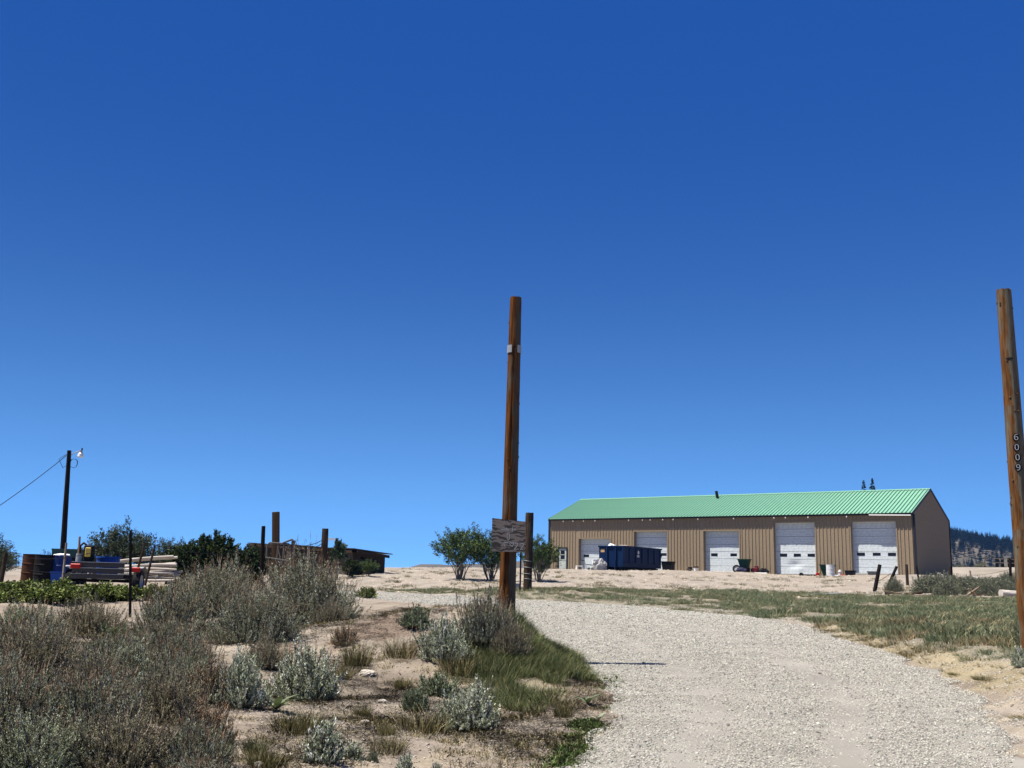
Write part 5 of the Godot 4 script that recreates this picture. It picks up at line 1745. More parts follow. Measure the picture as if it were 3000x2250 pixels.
func build_shrubs() -> void:
	var gcol := [Color(0.165, 0.18, 0.13), Color(0.20, 0.212, 0.165), Color(0.145, 0.157, 0.11), Color(0.168, 0.15, 0.115), Color(0.26, 0.278, 0.228)]
	var scol := [Color(0.33, 0.36, 0.28), Color(0.27, 0.30, 0.225), Color(0.40, 0.43, 0.36), Color(0.20, 0.22, 0.15)]
	var dcol := [Color(0.10, 0.125, 0.075), Color(0.13, 0.15, 0.095), Color(0.16, 0.185, 0.125)]
	var fcol := [Color(0.095, 0.105, 0.075), Color(0.12, 0.13, 0.095), Color(0.145, 0.155, 0.115)]
	var ocol := [Color(0.20, 0.135, 0.085), Color(0.16, 0.12, 0.08), Color(0.14, 0.14, 0.10)]
	var brown := Color(0.24, 0.15, 0.085)
	for i in 2:
		protos["big%d" % i] = sage(500 + i, 2.1, 1.25, 1500, 50, 0.034, 0.0068, gcol, 900, brown, 0.9)
	for i in 4:
		protos["mid%d" % i] = sage(510 + i, 1.0, 0.62, 800, 56, 0.022, 0.0044, [gcol, gcol, [Color(0.20, 0.225, 0.16), Color(0.24, 0.26, 0.20), Color(0.16, 0.18, 0.12)], [Color(0.22, 0.19, 0.14), Color(0.19, 0.175, 0.125), Color(0.17, 0.165, 0.11)]][i], 620 if i != 2 else 260, brown if i != 3 else Color(0.21, 0.175, 0.13), 0.95)
	for i in 2:
		protos["silver%d" % i] = sage(520 + i, 0.9, 0.66, 560, 52, 0.025, 0.0065, scol, 40, Color(0.3, 0.3, 0.24), 0.9)
	protos["small"] = sage(530, 0.42, 0.36, 190, 34, 0.026, 0.007, scol, 6, Color(0.3, 0.3, 0.24), 1.0)
	protos["dark"] = sage(531, 0.55, 0.34, 300, 34, 0.03, 0.006, dcol, 20, Color(0.2, 0.18, 0.1), 0.9)
	protos["rabbit"] = sage(532, 0.7, 0.58, 420, 34, 0.035, 0.006, [Color(0.09, 0.135, 0.055), Color(0.11, 0.15, 0.07), Color(0.13, 0.15, 0.09)], 60, brown, 1.1)
	protos["rusty"] = sage(533, 0.6, 0.48, 360, 30, 0.03, 0.006, ocol, 300, Color(0.26, 0.145, 0.075), 1.0)
	protos["far"] = sage(534, 2.0, 1.2, 700, 30, 0.07, 0.016, fcol, 40, Color(0.17, 0.15, 0.11))
	var th := "grey sagebrush in the dense thicket at the lower left"
	var gt := "sagebrush of the left thicket"
	# x, z, width, height, kind, label
	var list := [
		[-3.75, -19.63, 2.7, 1.40, "big0", "largest grey sagebrush, a broad mound left of the dirt slope"],
		[-5.85, -21.35, 2.5, 1.26, "big1", "broad sagebrush mound before the dark round shrub"],
		[-3.75, -15.6, 1.75, 1.0, "big1", "rusty-topped sagebrush in front of the largest mound"],
		[-5.1, -16.1, 1.5, 0.98, "mid1", "sagebrush between the steel post and the rusty-topped one"],
		[-3.2, -14.1, 0.8, 0.42, "mid3", "low grey bush before the rusty-topped sagebrush, above the silvery ones"], [-6.86, -22.8, 1.6, 0.8, "mid2", "low sagebrush behind, near the trailer's right wheel"],
		[-6.77, -14.7, 1.5, 0.62, "mid2", ""], [-6.2, -15.6, 1.4, 0.60, "mid3", ""], [-4.97, -13.4, 0.72, 0.56, "rabbit", "green-tinged bush inside the left thicket below the steel post"],
		[-4.6, -14.4, 1.2, 0.55, "mid0", ""], [-5.9, -13.0, 1.3, 0.6, "mid0", ""], [-5.3, -11.8, 1.2, 0.62, "mid1", ""], [-4.72, -10.7, 1.1, 0.64, "mid3", ""], [-4.03, -11.0, 1.1, 0.62, "mid2", ""], [-3.74, -12.3, 1.1, 0.65, "mid1", ""],
		[-4.4, -12.2, 1.0, 0.6, "mid0", ""], [-5.4, -9.6, 1.1, 0.6, "mid1", ""], [-4.5, -9.3, 1.0, 0.58, "mid0", ""], [-3.7, -9.6, 0.95, 0.56, "mid3", ""],
		[-3.7, -8.2, 0.95, 0.56, "mid1", ""], [-3.14, -8.3, 0.9, 0.56, "mid0", ""], [-2.85, -9.0, 0.9, 0.56, "mid3", ""], [-4.3, -7.8, 1.0, 0.55, "mid2", ""],
		[-2.86, -10.3, 0.6, 0.45, "rusty", "rust-brown dry bush at the right edge of the thicket"], [-3.2, -10.6, 0.8, 0.52, "mid2", ""],
		[-3.07, -7.1, 0.96, 0.46, "mid2", ""], [-2.6, -7.3, 0.9, 0.47, "mid3", ""], [-2.15, -7.5, 0.7, 0.42, "mid1", ""], [-3.6, -6.9, 1.0, 0.46, "mid0", ""], [-2.3, -8.3, 0.55, 0.36, "rusty", "low rust-brown bush nearest the camera in the thicket's corner"], [-1.95, -6.9, 0.6, 0.36, "mid0", ""],
		[-2.57, -10.34, 0.72, 0.66, "silver0", "silvery sagebrush between thicket and big-leaved weed"],
		[-2.24, -11.9, 1.07, 0.76, "silver1", "wide silvery sagebrush casting a dark shadow on the slope"],
		[-1.33, -7.98, 0.42, 0.38, "small", "upright silvery sagebrush at the bottom edge"],
		[-1.17, -8.4, 0.26, 0.2, "small", "little silvery bush right of the upright one at the bottom edge"],
		[-1.01, -8.37, 0.12, 0.13, "dark", "tiny dark green bush alone on bare dirt"],
		[-0.85, -14.6, 0.95, 0.74, "silver0", "silvery sagebrush left of the tall pole's foot"],
		[-0.32, -15.2, 1.15, 0.86, "mid1", "grey sagebrush with tall stalks hiding the tall pole's foot"],
		[0.05, -14.95, 0.85, 0.56, "mid3", "low sagebrush with dry stalks right of the tall pole's foot"],
		[-0.35, -10.4, 0.78, 0.54, "silver1", "bright silvery sagebrush standing alone in straw below the pole"],
		[-0.80, -12.87, 0.66, 0.33, "dark", "flat green bush behind the lone bright sagebrush"],
		[-0.94, -11.26, 0.38, 0.28, "dark", "small round green bush left of the lone bright sagebrush"],
		[-0.73, -8.1, 0.2, 0.2, "small", "sparse little sagebrush at the bottom, right of the tiny dark bush"],
		[-0.49, -7.95, 0.15, 0.18, "small", "sparse grey sprig at the bottom edge in straw"],
		[-1.36, -15.7, 0.55, 0.4, "dark", "round olive bush on the brown soil left of the pole"],
		[-2.35, -15.3, 0.55, 0.3, "rusty", "dry tan bush under the largest mound's right side"],
		[-3.0, -18.0, 0.9, 0.5, "mid3", "low grey sagebrush at the shaded foot of the largest mound"],
		[7.32, -15.0, 0.34, 0.36, "small", "silvery sagebrush at the right edge below the right pole"],
		[8.62, -17.3, 0.6, 0.6, "dark", "dark weedy bush at the foot of the right pole"]]
	var nth := ["first", "second", "third", "fourth", "fifth", "sixth", "seventh", "eighth", "ninth", "tenth", "eleventh", "twelfth"]
	for row in [[-7.75, 0.0, "front"], [-9.2, -7.75, "second"], [-11.4, -9.2, "third"], [-30.0, -11.4, "rear"]]:
		var r := list.filter(func(e: Array) -> bool: return e[5] == "" and e[1] >= row[0] and e[1] < row[1])
		r.sort_custom(func(p: Array, q: Array) -> bool: return p[0] / -p[1] < q[0] / -q[1])
		for i in r.size():
			r[i][5] = "grey sagebrush, %s from the left in the %s row of the left thicket" % [nth[i], row[2]]
			r[i].append(gt)
	for e in list:
		shrub("sagebrush", e[4], e[5] if e[5] else th, e[0], e[1], e[2], e[3], gt if e.size() > 6 else "")
	var fl := [[21.0, -56.6, 1.2, 0.85], [22.0, -54.5, 2.3, 1.2], [23.2, -55.8, 2.4, 1.2], [21.4, -50.9, 1.6, 0.95], [23.4, -52.2, 2.3, 1.0], [23.0, -50.2, 1.9, 0.85], [25.2, -53.2, 2.0, 0.95], [26.35, -55.0, 1.9, 0.9], [25.4, -59.9, 2.2, 0.75], [27.5, -62.0, 2.3, 0.6], [28.1, -60.7, 2.2, 0.62], [31.0, -64.0, 2.0, 0.7], [24.6, -57.4, 2.2, 0.95], [25.5, -63.0, 1.8, 0.6], [27.2, -57.5, 2.2, 0.8], [29.4, -58.2, 2.2, 0.7]]
	for row in [[-57.45, 0.0, "near"], [-99.0, -57.45, "far"]]:
		var r := fl.filter(func(e: Array) -> bool: return e[1] >= row[0] and e[1] < row[1])
		r.sort_custom(func(p: Array, q: Array) -> bool: return p[0] / -p[1] < q[0] / -q[1])
		for i in r.size():
			r[i].append("dusky sagebrush, %s from the left in the %s row by the workshop's shaded end" % [nth[i], row[2]])
	for e in fl:
		shrub("sagebrush", "far", e[4], e[0], e[1], e[2], e[3], "sagebrush band by the workshop end")
	# low cover on the rise far right
	var xf := []
	var cs := []
	for k in 500:
		var x := rng.randf_range(48.0, 150.0)
		var z := rng.randf_range(-260.0, -126.0)
		xf.append(Transform3D(Basis(Vector3.UP, rng.randf() * TAU).scaled(Vector3.ONE * rng.randf_range(0.6, 1.3)), Vector3(x, gh(x, z) - 0.1, z)))
		var q := rng.randf_range(0.8, 1.2)
		cs.append(Color(q, q, q))
	many("distant_brush", protos["far"].l, xf, cs, "low distant brush covering the rise before the hill", "brush")
	# big-leaved rosettes
	var ml := [[1.22, -15.89, 0.17, "big-leaved weed where the dark green grass meets the gravel"], [0.97, -12.37, 0.22, "big-leaved upright weed on the gravel edge below the pole's shadow"], [0.98, -11.12, 0.16, "two-leaved pale weed in the green patch on the gravel edge"], [-2.21, -10.37, 0.24, "dark big-leaved weed under the silvery sagebrush"], [1.57, -14.9, 0.11, "small pale weed on the gravel beside the pole's shadow"]]
	var k := 0
	for e in ml:
		var o := thing("mullein_plant", e[3], "plant", at(e[0], e[1]), rng.randf() * TAU)
		var nl: int = [7, 6, 3, 12, 4][k]
		for i in nl:
			part("leaf", big_leaf(e[2] * rng.randf_range(0.75, 1.15), i * TAU / nl + rng.randf() * 0.5, rng.randf_range(0.5, 1.1), 600 + k * 20 + i, Color(0.11, 0.14, 0.075) if k != 2 else Color(0.2, 0.23, 0.15)), o)
		k += 1

func big_leaf(l: float, a: float, rise: float, sd: int, c: Color) -> ArrayMesh:
	var b := MB.new()
	var g := RandomNumberGenerator.new()
	g.seed = sd
	var d := Vector3(cos(a), 0, sin(a))
	var s := Vector3(-sin(a), 0, cos(a))
	var pts := []
	for i in 7:
		var t := i / 6.0
		pts.append(d * l * t * (0.45 + 0.4 * t) + Vector3.UP * l * rise * (t - 0.45 * t * t))
	for i in 6:
		var w0 := l * 0.15 * sin(PI * clampf(i / 6.0 * 0.9 + 0.08, 0, 1))
		var w1 := l * 0.15 * sin(PI * clampf((i + 1) / 6.0 * 0.9 + 0.08, 0, 1)) * (1.0 if i < 5 else 0.0)
		var q := g.randf_range(0.85, 1.2)
		b.col = Color(c.r * q, c.g * q, c.b * q)
		var up := Vector3(0, l * 0.035, 0)
		for e in [-1, 1]:
			b.quad(pts[i], pts[i + 1], pts[i + 1] + s * w1 * e + up, pts[i] + s * w0 * e + up)
	return b.mesh(M.leafy)

# ------------------------------------------------------------------ leafy bushes and trees
func bush(sd: int, w: float, h: float, stems: int, clumps: int, per: int, leaf_l: float, cols: Array, low: float, spread: float, pointed := 0.0) -> Dictionary:
	var g := RandomNumberGenerator.new()
	g.seed = sd
	var ln := FastNoiseLite.new()
	ln.seed = sd
	ln.frequency = 1.0
	var lv := MB.new()
	var st := MB.new()
	st.col = Color(0.16, 0.14, 0.11)
	for k in stems:
		var a := g.randf() * TAU
		var r := g.randf_range(0.1, 0.8)
		var t := Vector3(cos(a) * r * w * 0.4, h * g.randf_range(0.5, 0.9) * (1.0 - r * 0.35), sin(a) * r * w * 0.4)
		st.tube([Vector3(cos(a), 0, sin(a)) * 0.08 * w * g.randf() - Vector3(0, 0.1, 0), t * Vector3(0.35, 0.35, 0.35) + rdir(g) * 0.06 * w, t * 0.7 + rdir(g) * 0.05 * w, t], [0.022 * h * 0.5, 0.016 * h * 0.5, 0.011 * h * 0.5, 0.004], 5, false)
	for k in clumps:
		var d := rdir(g)
		var rr := pow(g.randf(), 0.4) * (0.84 + 0.5 * ln.get_noise_3d(d.x * 1.7, d.y * 1.7, d.z * 1.7))
		var c := Vector3(d.x * w * 0.5, 0, d.z * w * 0.5) * rr
		c.y = h * (low + (1.0 - low) * 0.5) + d.y * rr * h * (1.0 - low) * 0.5
		if pointed > 0.0:
			var up := clampf(c.y / h, 0, 1)
			c.x *= 1.0 - pointed * up
			c.z *= 1.0 - pointed * up
		var tone := g.randf_range(0.65, 1.25)
		var base: Color = cols[g.randi() % cols.size()]
		var gd := (Vector3(d.x, absf(d.y) * 0.6 + 0.5, d.z) + rdir(g) * 0.4).normalized()
		for i in per:
			var p := c + gd * g.randf_range(-1.0, 1.2) * spread + rdir(g) * spread * 0.42
			var ld := (gd + rdir(g) * 0.9).normalized()
			var q := 1.3 * tone * g.randf_range(0.8, 1.2)
			lv.col = Color(base.r * q, base.g * q, base.b * q)
			lv.leaf(p, ld, ld.cross(rdir(g)).normalized(), leaf_l * g.randf_range(0.6, 1.2), leaf_l * 0.55)
	return {"l": lv.mesh(M.leafy), "s": st.mesh(M.bark), "w": w, "h": h}

func tree(called: String, d: Dictionary, label: String, x: float, z: float, w: float, h: float, group := "", category := "bush", stem := "trunk") -> void:
	var o := thing(called, label, category, at(x, z, -0.05), rng.randf() * TAU, group)
	part(stem, d.s, o)
	part("crown", d.l, o)
	o.scale = Vector3(w / d.w, h / d.h, w / d.w)

func build_trees() -> void:
	var gc := [Color(0.09, 0.14, 0.04), Color(0.066, 0.105, 0.032), Color(0.115, 0.165, 0.058)]
	var dc := [Color(0.03, 0.052, 0.018), Color(0.04, 0.066, 0.02), Color(0.055, 0.085, 0.025), Color(0.085, 0.115, 0.03)]
	var wc := [Color(0.085, 0.115, 0.065), Color(0.07, 0.095, 0.05), Color(0.11, 0.135, 0.085)]
	var a := bush(701, 3.2, 2.9, 22, 420, 34, 0.085, gc, 0.22, 0.17)
	var b := bush(702, 2.6, 2.6, 18, 340, 34, 0.085, gc, 0.2, 0.17)
	tree("leafy_bush", a, "broad leafy bush left of the plywood board's pole", -2.6, -57.4, 3.4, 3.0)
	tree("leafy_bush", b, "leafy bush just behind the tall pole", -0.95, -57.8, 2.9, 2.75)
	tree("leafy_bush", b, "leafy bush right of the thick corner post, by the workshop corner", 1.75, -58.3, 2.5, 2.6)
	var d := bush(703, 1.9, 1.9, 12, 620, 44, 0.085, dc, 0.0, 0.10)
	var d2 := bush(704, 1.9, 2.0, 12, 620, 44, 0.085, dc, 0.0, 0.10)
	tree("round_shrub", d, "dense dark round shrub at the right end of the log pile", -12.5, -41.0, 1.8, 1.65)
	tree("round_shrub", d2, "tallest of the dense dark round shrubs before the shed", -11.5, -41.2, 1.9, 2.05)
	tree("round_shrub", d, "dense dark round shrub at the shed's left corner", -10.5, -41.8, 1.8, 1.9)
	var s := bush(705, 0.9, 2.0, 6, 60, 40, 0.11, [Color(0.06, 0.10, 0.045), Color(0.075, 0.12, 0.06)], 0.3, 0.12)
	tree("young_tree", s, "young tree rising above the shed roof", -9.32, -57.0, 0.95, 2.25, "", "tree")
	tree("leafy_bush", d2, "dark bush under the shed's first window", -8.75, -58.6, 1.2, 1.0)
	tree("leafy_bush", b, "lighter bush before the shed's right window", -7.95, -59.6, 1.25, 1.05)
	var w := bush(706, 1.8, 1.8, 16, 150, 30, 0.08, wc, 0.1, 0.2, 0.15)
	var w2 := bush(707, 1.8, 1.8, 16, 170, 30, 0.08, wc, 0.1, 0.2, 0.15)
	var ls := [[-20.9, -42.6, 1.3, 1.15], [-20.2, -45.5, 1.3, 0.75], [-19.4, -46.0, 1.3, 0.85], [-18.6, -46.5, 1.5, 1.15], [-17.9, -46.3, 1.7, 1.7], [-17.1, -46.6, 1.7, 1.75], [-16.3, -46.4, 1.6, 1.45], [-15.6, -47.0, 1.2, 0.95], [-15.1, -46.2, 1.3, 1.25], [-14.3, -45.6, 1.2, 1.15], [-13.7, -45.2, 1.1, 0.95], [-21.6, -44.5, 1.4, 0.9]]
	ls.sort_custom(func(p: Array, q: Array) -> bool: return p[0] / -p[1] < q[0] / -q[1])
	var nth := ["first", "second", "third", "fourth", "fifth", "sixth", "seventh", "eighth", "ninth", "tenth", "eleventh", "twelfth"]
	var i := 0
	for e in ls:
		tree("willow_shrub", w if i % 2 else w2, "grey-green willow shrub, %s from the left behind drums and log pile" % nth[i], e[0], e[1], e[2] * 1.15, e[3] * 1.35, "willow shrubs behind the drums")
		i += 1
	for e in [[51.9, -150.0, 13.2, "left of the two spruces showing above the workshop ridge"], [53.9, -152.0, 13.6, "right of the two spruces showing above the workshop ridge"]]:
		var h: float = 17.3 + (0.5 if e[0] > 53 else 0.0) - gh(e[0], e[1])
		var o := thing("spruce_tree", e[3], "tree", at(e[0], e[1]))
		var m := MB.new()
		m.col = Color(0.08, 0.06, 0.045)
		m.tube([Vector3(0, -0.2, 0), Vector3(0, h, 0)], [0.18, 0.02], 8, false)
		part("trunk", m.mesh(M.bark), o)
		part("crown", spruce(800 + int(e[0]), h, 2.9), o)

func spruce(sd: int, h: float, r: float) -> ArrayMesh:
	var g := RandomNumberGenerator.new()
	g.seed = sd
	var b := MB.new()
	for k in 420:
		var t := g.randf()
		var y := lerpf(h * 0.1, h, t)
		var rr := r * (1.0 - t) * g.randf_range(0.65, 1.15) + 0.03
		var a := g.randf() * TAU
		var d := Vector3(cos(a), -0.15 + t * 0.5, sin(a)).normalized()
		for i in 12:
			var f := g.randf_range(0.25, 1.0)
			var q := g.randf_range(0.6, 1.25)
			b.col = Color(0.028 * q, 0.05 * q, 0.024 * q)
			var ld := (d + rdir(g) * 0.8).normalized()
			b.leaf(Vector3(0, y, 0) + d * rr * f + Vector3(0, -0.12 * f * rr, 0), ld, ld.cross(rdir(g)).normalized(), 0.12 + 0.3 * (1.0 - t), 0.09)
	return b.mesh(M.leafy)

# ------------------------------------------------------------------ grass, straw, weeds
func tuft(sd: int, n: int, h: float, r: float, w: float, lean: float, cols: Array) -> ArrayMesh:
	var g := RandomNumberGenerator.new()
	g.seed = sd
	var b := MB.new()
	for k in n:
		var a := g.randf() * TAU
		var o := Vector3(cos(a), 0, sin(a)) * r * sqrt(g.randf())
		var hh := h * g.randf_range(0.45, 1.1)
		var d := (Vector3.UP + Vector3(o.x, 0, o.z) / maxf(r, 0.01) * lean * 0.6 + rdir(g) * lean * 0.6).normalized()
		var side := d.cross(rdir(g)).normalized() * w * 0.5
		var bend := Vector3(d.x, -0.2, d.z) * hh * g.randf_range(0.1, 0.6) * lean
		var m := o + d * hh * 0.55
		var t := o + d * hh + bend
		var c: Color = cols[g.randi() % cols.size()]
		var q := 1.5 * g.randf_range(0.75, 1.25)
		b.col = Color(c.r * q, c.g * q, c.b * q)
		b.tri(o - side, o + side, m + side * 0.8)
		b.tri(o - side, m + side * 0.8, m - side * 0.8)
		b.tri(m - side * 0.8, m + side * 0.8, t)
	for i in b.nr.size():
		b.nr[i] = (b.nr[i] if b.nr[i].y >= 0 else -b.nr[i])
	return b.mesh(M.leafy)

func straw_mesh(sd: int, n: int, r: float, l: float, cols: Array) -> ArrayMesh:
	var g := RandomNumberGenerator.new()
	g.seed = sd
	var b := MB.new()
	for k in n:
		var a := g.randf() * TAU
		var o := Vector3(g.randf_range(-r, r), g.randf_range(0.003, 0.03), g.randf_range(-r, r))
		var d := Vector3(cos(a), g.randf_range(-0.1, 0.45), sin(a)).normalized()
		var c: Color = cols[g.randi() % cols.size()]
		var q := g.randf_range(0.7, 1.2)
		b.col = Color(c.r * q, c.g * q, c.b * q)
		b.leaf(o, d, d.cross(Vector3.UP).normalized(), l * g.randf_range(0.5, 1.2), 0.006)
	return b.mesh(M.leafy)

func spot(x: float, z: float, s: float, tilt := 0.1) -> Transform3D:
	return Transform3D(Basis(Vector3(rng.randf_range(-1, 1), 0, rng.randf_range(-1, 1)).normalized(), rng.randf() * tilt) * Basis(Vector3.UP, rng.randf() * TAU).scaled(Vector3(s, s * rng.randf_range(0.8, 1.2), s)), at(x, z, -0.01))

func build_grass() -> void:
	var green := [Color(0.075, 0.105, 0.033), Color(0.095, 0.12, 0.042), Color(0.12, 0.13, 0.055), Color(0.09, 0.11, 0.05), Color(0.22, 0.19, 0.10)]
	var olive := [Color(0.11, 0.115, 0.04), Color(0.14, 0.13, 0.05), Color(0.20, 0.165, 0.075)]
	var bluish := [Color(0.075, 0.105, 0.055), Color(0.09, 0.12, 0.065), Color(0.12, 0.135, 0.08), Color(0.25, 0.215, 0.13)]
	var dry := [Color(0.30, 0.25, 0.14), Color(0.34, 0.285, 0.17), Color(0.24, 0.19, 0.10), Color(0.14, 0.135, 0.06)]
	# long grass round the foot of the tall pole
	var t1 := tuft(901, 70, 0.17, 0.09, 0.0032, 0.85, green)
	var xf := []
	var cs := []
	for k in 4200:
		var x := rng.randf_range(-0.75, 1.2)
		var z := rng.randf_range(-18.5, -11.6)
		var jx := x + rng.randfn(0.0, 0.16)
		var jz := z + rng.randfn(0.0, 0.35)
		var ok := inside(GRASS_BANK, jx, jz) and road_dist(x, z) > -0.1 and patch.get_noise_2d(x * 4.0, z * 4.0 + 11.0) > -0.22
		if not ok and not (road_dist(x, z) > 0.02 and road_dist(x, z) < 0.9 and z < -14.5 and x > 0.0 and rng.randf() < 0.6):
			continue
		xf.append(spot(x, z, rng.randf_range(0.5, 1.25) * (1.0 + 0.5 * patch.get_noise_2d(x * 5.0, z * 5.0))))
		var q := rng.randf_range(0.8, 1.2)
		cs.append(Color(q * rng.randf_range(0.85, 1.12), q, q))
	many("long_grass", t1, xf, cs, "long green grass spilling down the bank right of the pole", "grass")
	# meadow strip beyond the road
	var t2 := tuft(902, 90, 0.15, 0.18, 0.0055, 0.9, bluish)
	xf = []
	cs = []
	for k in 26000:
		var x := rng.randf_range(-7.0, 25.0)
		var z := rng.randf_range(-56.0, -15.0)
		if not inside(GRASS_R, x, z) or road_dist(x, z) < 0.0:
			continue
		var p := patch.get_noise_2d(x * 1.3 + 9.0, z * 1.3)
		if (p < -0.22 + (0.15 if rng.randf() < 0.5 else 0.0) and not (x > 7.6 and z > -26.0 and rng.randf() < 0.8)) or (z < -47.0 and x > 3.0 and rng.randf() < 0.35):
			continue
		xf.append(spot(x, z, rng.randf_range(0.5, 1.15) * (1.0 + 0.9 * maxf(0.0, patch.get_noise_2d(x * 2.5, z * 2.5))) * (0.85 if x < 8.0 else (1.2 if z > -36.0 else 1.0))))
		var q := rng.randf_range(0.8, 1.2)
		q *= 1.2
		cs.append(Color(q * clampf(1.0 - p * 0.5, 0.85, 1.35), q, q))
	many("meadow_grass", t2, xf, cs, "dull green grass strip between road and yard", "grass")
	# dry yellow fringe of the road and straw on the bank
	var t3 := tuft(903, 34, 0.09, 0.09, 0.005, 1.3, dry)
	xf = []
	cs = []
	for k in 3600:
		var x := rng.randf_range(5.8, 8.6)
		var z := rng.randf_range(-28.5, -12.5)
		if inside(DRY_R, x, z) and (z < -18.5 or rng.randf() < 0.16) and patch.get_noise_2d(x * 3.0, z * 3.0) > -0.12:
			xf.append(spot(x, z, rng.randf_range(0.6, 1.2)))
			var q := rng.randf_range(0.8, 1.15)
			cs.append(Color(q, q, q))
	for k in 9000:
		var x := rng.randf_range(-6.0, 1.6)
		var z := rng.randf_range(-20.0, -5.5)
		if road_dist(x, z) < 0.05 or inside(SOIL, x, z):
			continue
		if patch.get_noise_2d(x * 2.2 + 30.0, z * 2.2) + (0.25 if x > -0.3 and z > -14.0 else 0.0) < 0.10:
			continue
		xf.append(spot(x, z, rng.randf_range(0.4, 1.0)))
		var q := rng.randf_range(0.75, 1.1)
		cs.append(Color(q, q, q * 0.95))
	many("dry_grass", t3, xf, cs, "short dry yellow grass along the road edges and bank", "grass")
	var sm := straw_mesh(904, 34, 0.16, 0.11, dry + [Color(0.5, 0.45, 0.36)])
	xf = []
	cs = []
	for k in 8200:
		var x := rng.randf_range(-6.5, 1.7)
		var z := rng.randf_range(-21.0, -5.5)
		if road_dist(x, z) < 0.0 or patch.get_noise_2d(x * 1.7 - 60.0, z * 1.7) < -0.12:
			continue
		xf.append(Transform3D(Basis(Vector3.UP, rng.randf() * TAU).scaled(Vector3.ONE * rng.randf_range(0.6, 1.2)), at(x, z)))
		var q := rng.randf_range(0.7, 1.1)
		cs.append(Color(q, q, q))
	many("straw_litter", sm, xf, cs, "bleached straw and twigs littering the bank", "litter")
	# single clumps that stand out
	var clumps := [[-1.45, -14.65, 0.54, 0.37, "wide olive grass clump on the brown soil"], [-2.01, -14.34, 0.48, 0.36, "olive grass clump above the pale stone slab"], [-2.08, -13.53, 0.32, 0.23, "small olive grass clump left of the pale stone slab"], [-1.72, -8.92, 0.48, 0.25, "broad olive grass clump below the silvery sagebrush shadow"], [-1.86, -8.07, 0.22, 0.15, "small bright grass clump near the lower thicket edge"], [-1.02, -9.28, 0.2, 0.14, "little grass clump in bare dirt"], [-0.74, -9.68, 0.55, 0.3, "brownish grass clump left of the lone bright sagebrush"], [-0.92, -8.66, 0.34, 0.2, "low brown grass clump at the lower centre"], [-0.62, -14.0, 0.6, 0.36, "tan grass clump under the pole-foot sagebrush"], [-0.26, -13.9, 0.5, 0.34, "green grass clump under the pole-foot sagebrush"], [-1.28, -13.4, 0.27, 0.18, "grass clump right of the pale stone slab"], [-1.47, -11.06, 0.22, 0.15, "grass clump right of the wide silvery sagebrush"], [0.63, -11.34, 0.24, 0.2, "shaggy dark grass clump at the straw's edge near the gravel"], [0.75, -14.49, 0.24, 0.17, "shaggy grass clump by the pole's shadow"], [-1.7, -7.76, 0.32, 0.16, "grass clump at the bottom edge left of the upright sagebrush"], [-2.1, -7.9, 0.25, 0.18, "grass clump at the thicket's lower corner"], [6.75, -14.9, 0.4, 0.09, "dark flat grass clump on the right shoulder"], [7.1, -14.2, 0.35, 0.07, "low tan grass clump nearest the right edge"], [6.9, -16.2, 0.3, 0.06, "thin flat grass clump on the right shoulder's upper part"], [5.7, -11.6, 0.5, 0.05, "yellowish flat grass clump at the lower right road edge"]]
	var tc := [tuft(911, 520, 0.3, 0.24, 0.005, 0.7, olive), tuft(912, 480, 0.3, 0.24, 0.005, 0.6, green), tuft(913, 420, 0.3, 0.24, 0.005, 0.8, dry + olive)]
	var i := 0
	for e in clumps:
		var o := solo("grass_clump", tc[2 if "tan" in e[4] or "brown" in e[4] or "yellow" in e[4] else (1 if "green" in e[4] or "bright" in e[4] else 0)], e[4], "grass clump", at(e[0], e[1], -0.01), rng.randf() * TAU)
		o.scale = Vector3(e[2] / 0.62, e[3] / 0.3, e[2] / 0.62)
		i += 1
	# bright green ground cover on the gravel edge
	var gm := tuft(905, 60, 0.05, 0.07, 0.008, 1.2, [Color(0.085, 0.145, 0.03), Color(0.11, 0.17, 0.04), Color(0.14, 0.19, 0.06), Color(0.26, 0.28, 0.17)])
	xf = []
	cs = []
	for e in [[0.63, -9.47, 0.22, 90], [0.85, -10.76, 0.26, 80], [0.55, -9.0, 0.24, 70], [1.60, -15.31, 0.2, 26], [1.44, -14.65, 0.22, 30], [1.36, -14.0, 0.2, 26], [1.51, -12.84, 0.16, 14], [1.29, -12.16, 0.18, 16], [0.42, -8.5, 0.22, 30], [1.33, -15.4, 0.24, 24], [0.72, -10.1, 0.2, 40]]:
		for k in int(e[3]):
			var a := rng.randf() * TAU
			var r: float = e[2] * sqrt(rng.randf())
			xf.append(spot(e[0] + cos(a) * r * 0.8, e[1] + sin(a) * r * 1.5, rng.randf_range(0.5, 1.2)))
			var q := rng.randf_range(0.8, 1.2)
			cs.append(Color(q, q, q))
	many("green_cover", gm, xf, cs, "bright green low weeds in patches on the gravel edge", "weeds")
	# leafy weeds before the trailer
	var wd := bush(910, 0.8, 0.42, 10, 90, 30, 0.06, [Color(0.17, 0.22, 0.06), Color(0.20, 0.25, 0.075), Color(0.14, 0.185, 0.05)], 0.0, 0.07)
	var ws := [[-10.9, -22.5], [-10.6, -23.2], [-10.1, -22.9], [-9.6, -22.9], [-9.75, -24.0], [-9.1, -23.4], [-9.0, -24.0], [-10.4, -24.2], [-11.2, -23.6], [-8.55, -23.9], [-9.4, -24.8], [-10.1, -25.0], [-11.4, -24.6], [-8.1, -24.2]]
	for e in ws:
		tree("leafy_weed", wd, "bright green leafy weed in the patch before the trailer", e[0], e[1], rng.randf_range(0.75, 0.95), rng.randf_range(0.3, 0.45), "leafy weeds before the trailer", "weed", "stems")
	tree("leafy_weed", wd, "bright green weed alone beside the road behind the largest sagebrush", -5.0, -37.3, 0.8, 0.42, "", "weed", "stems")
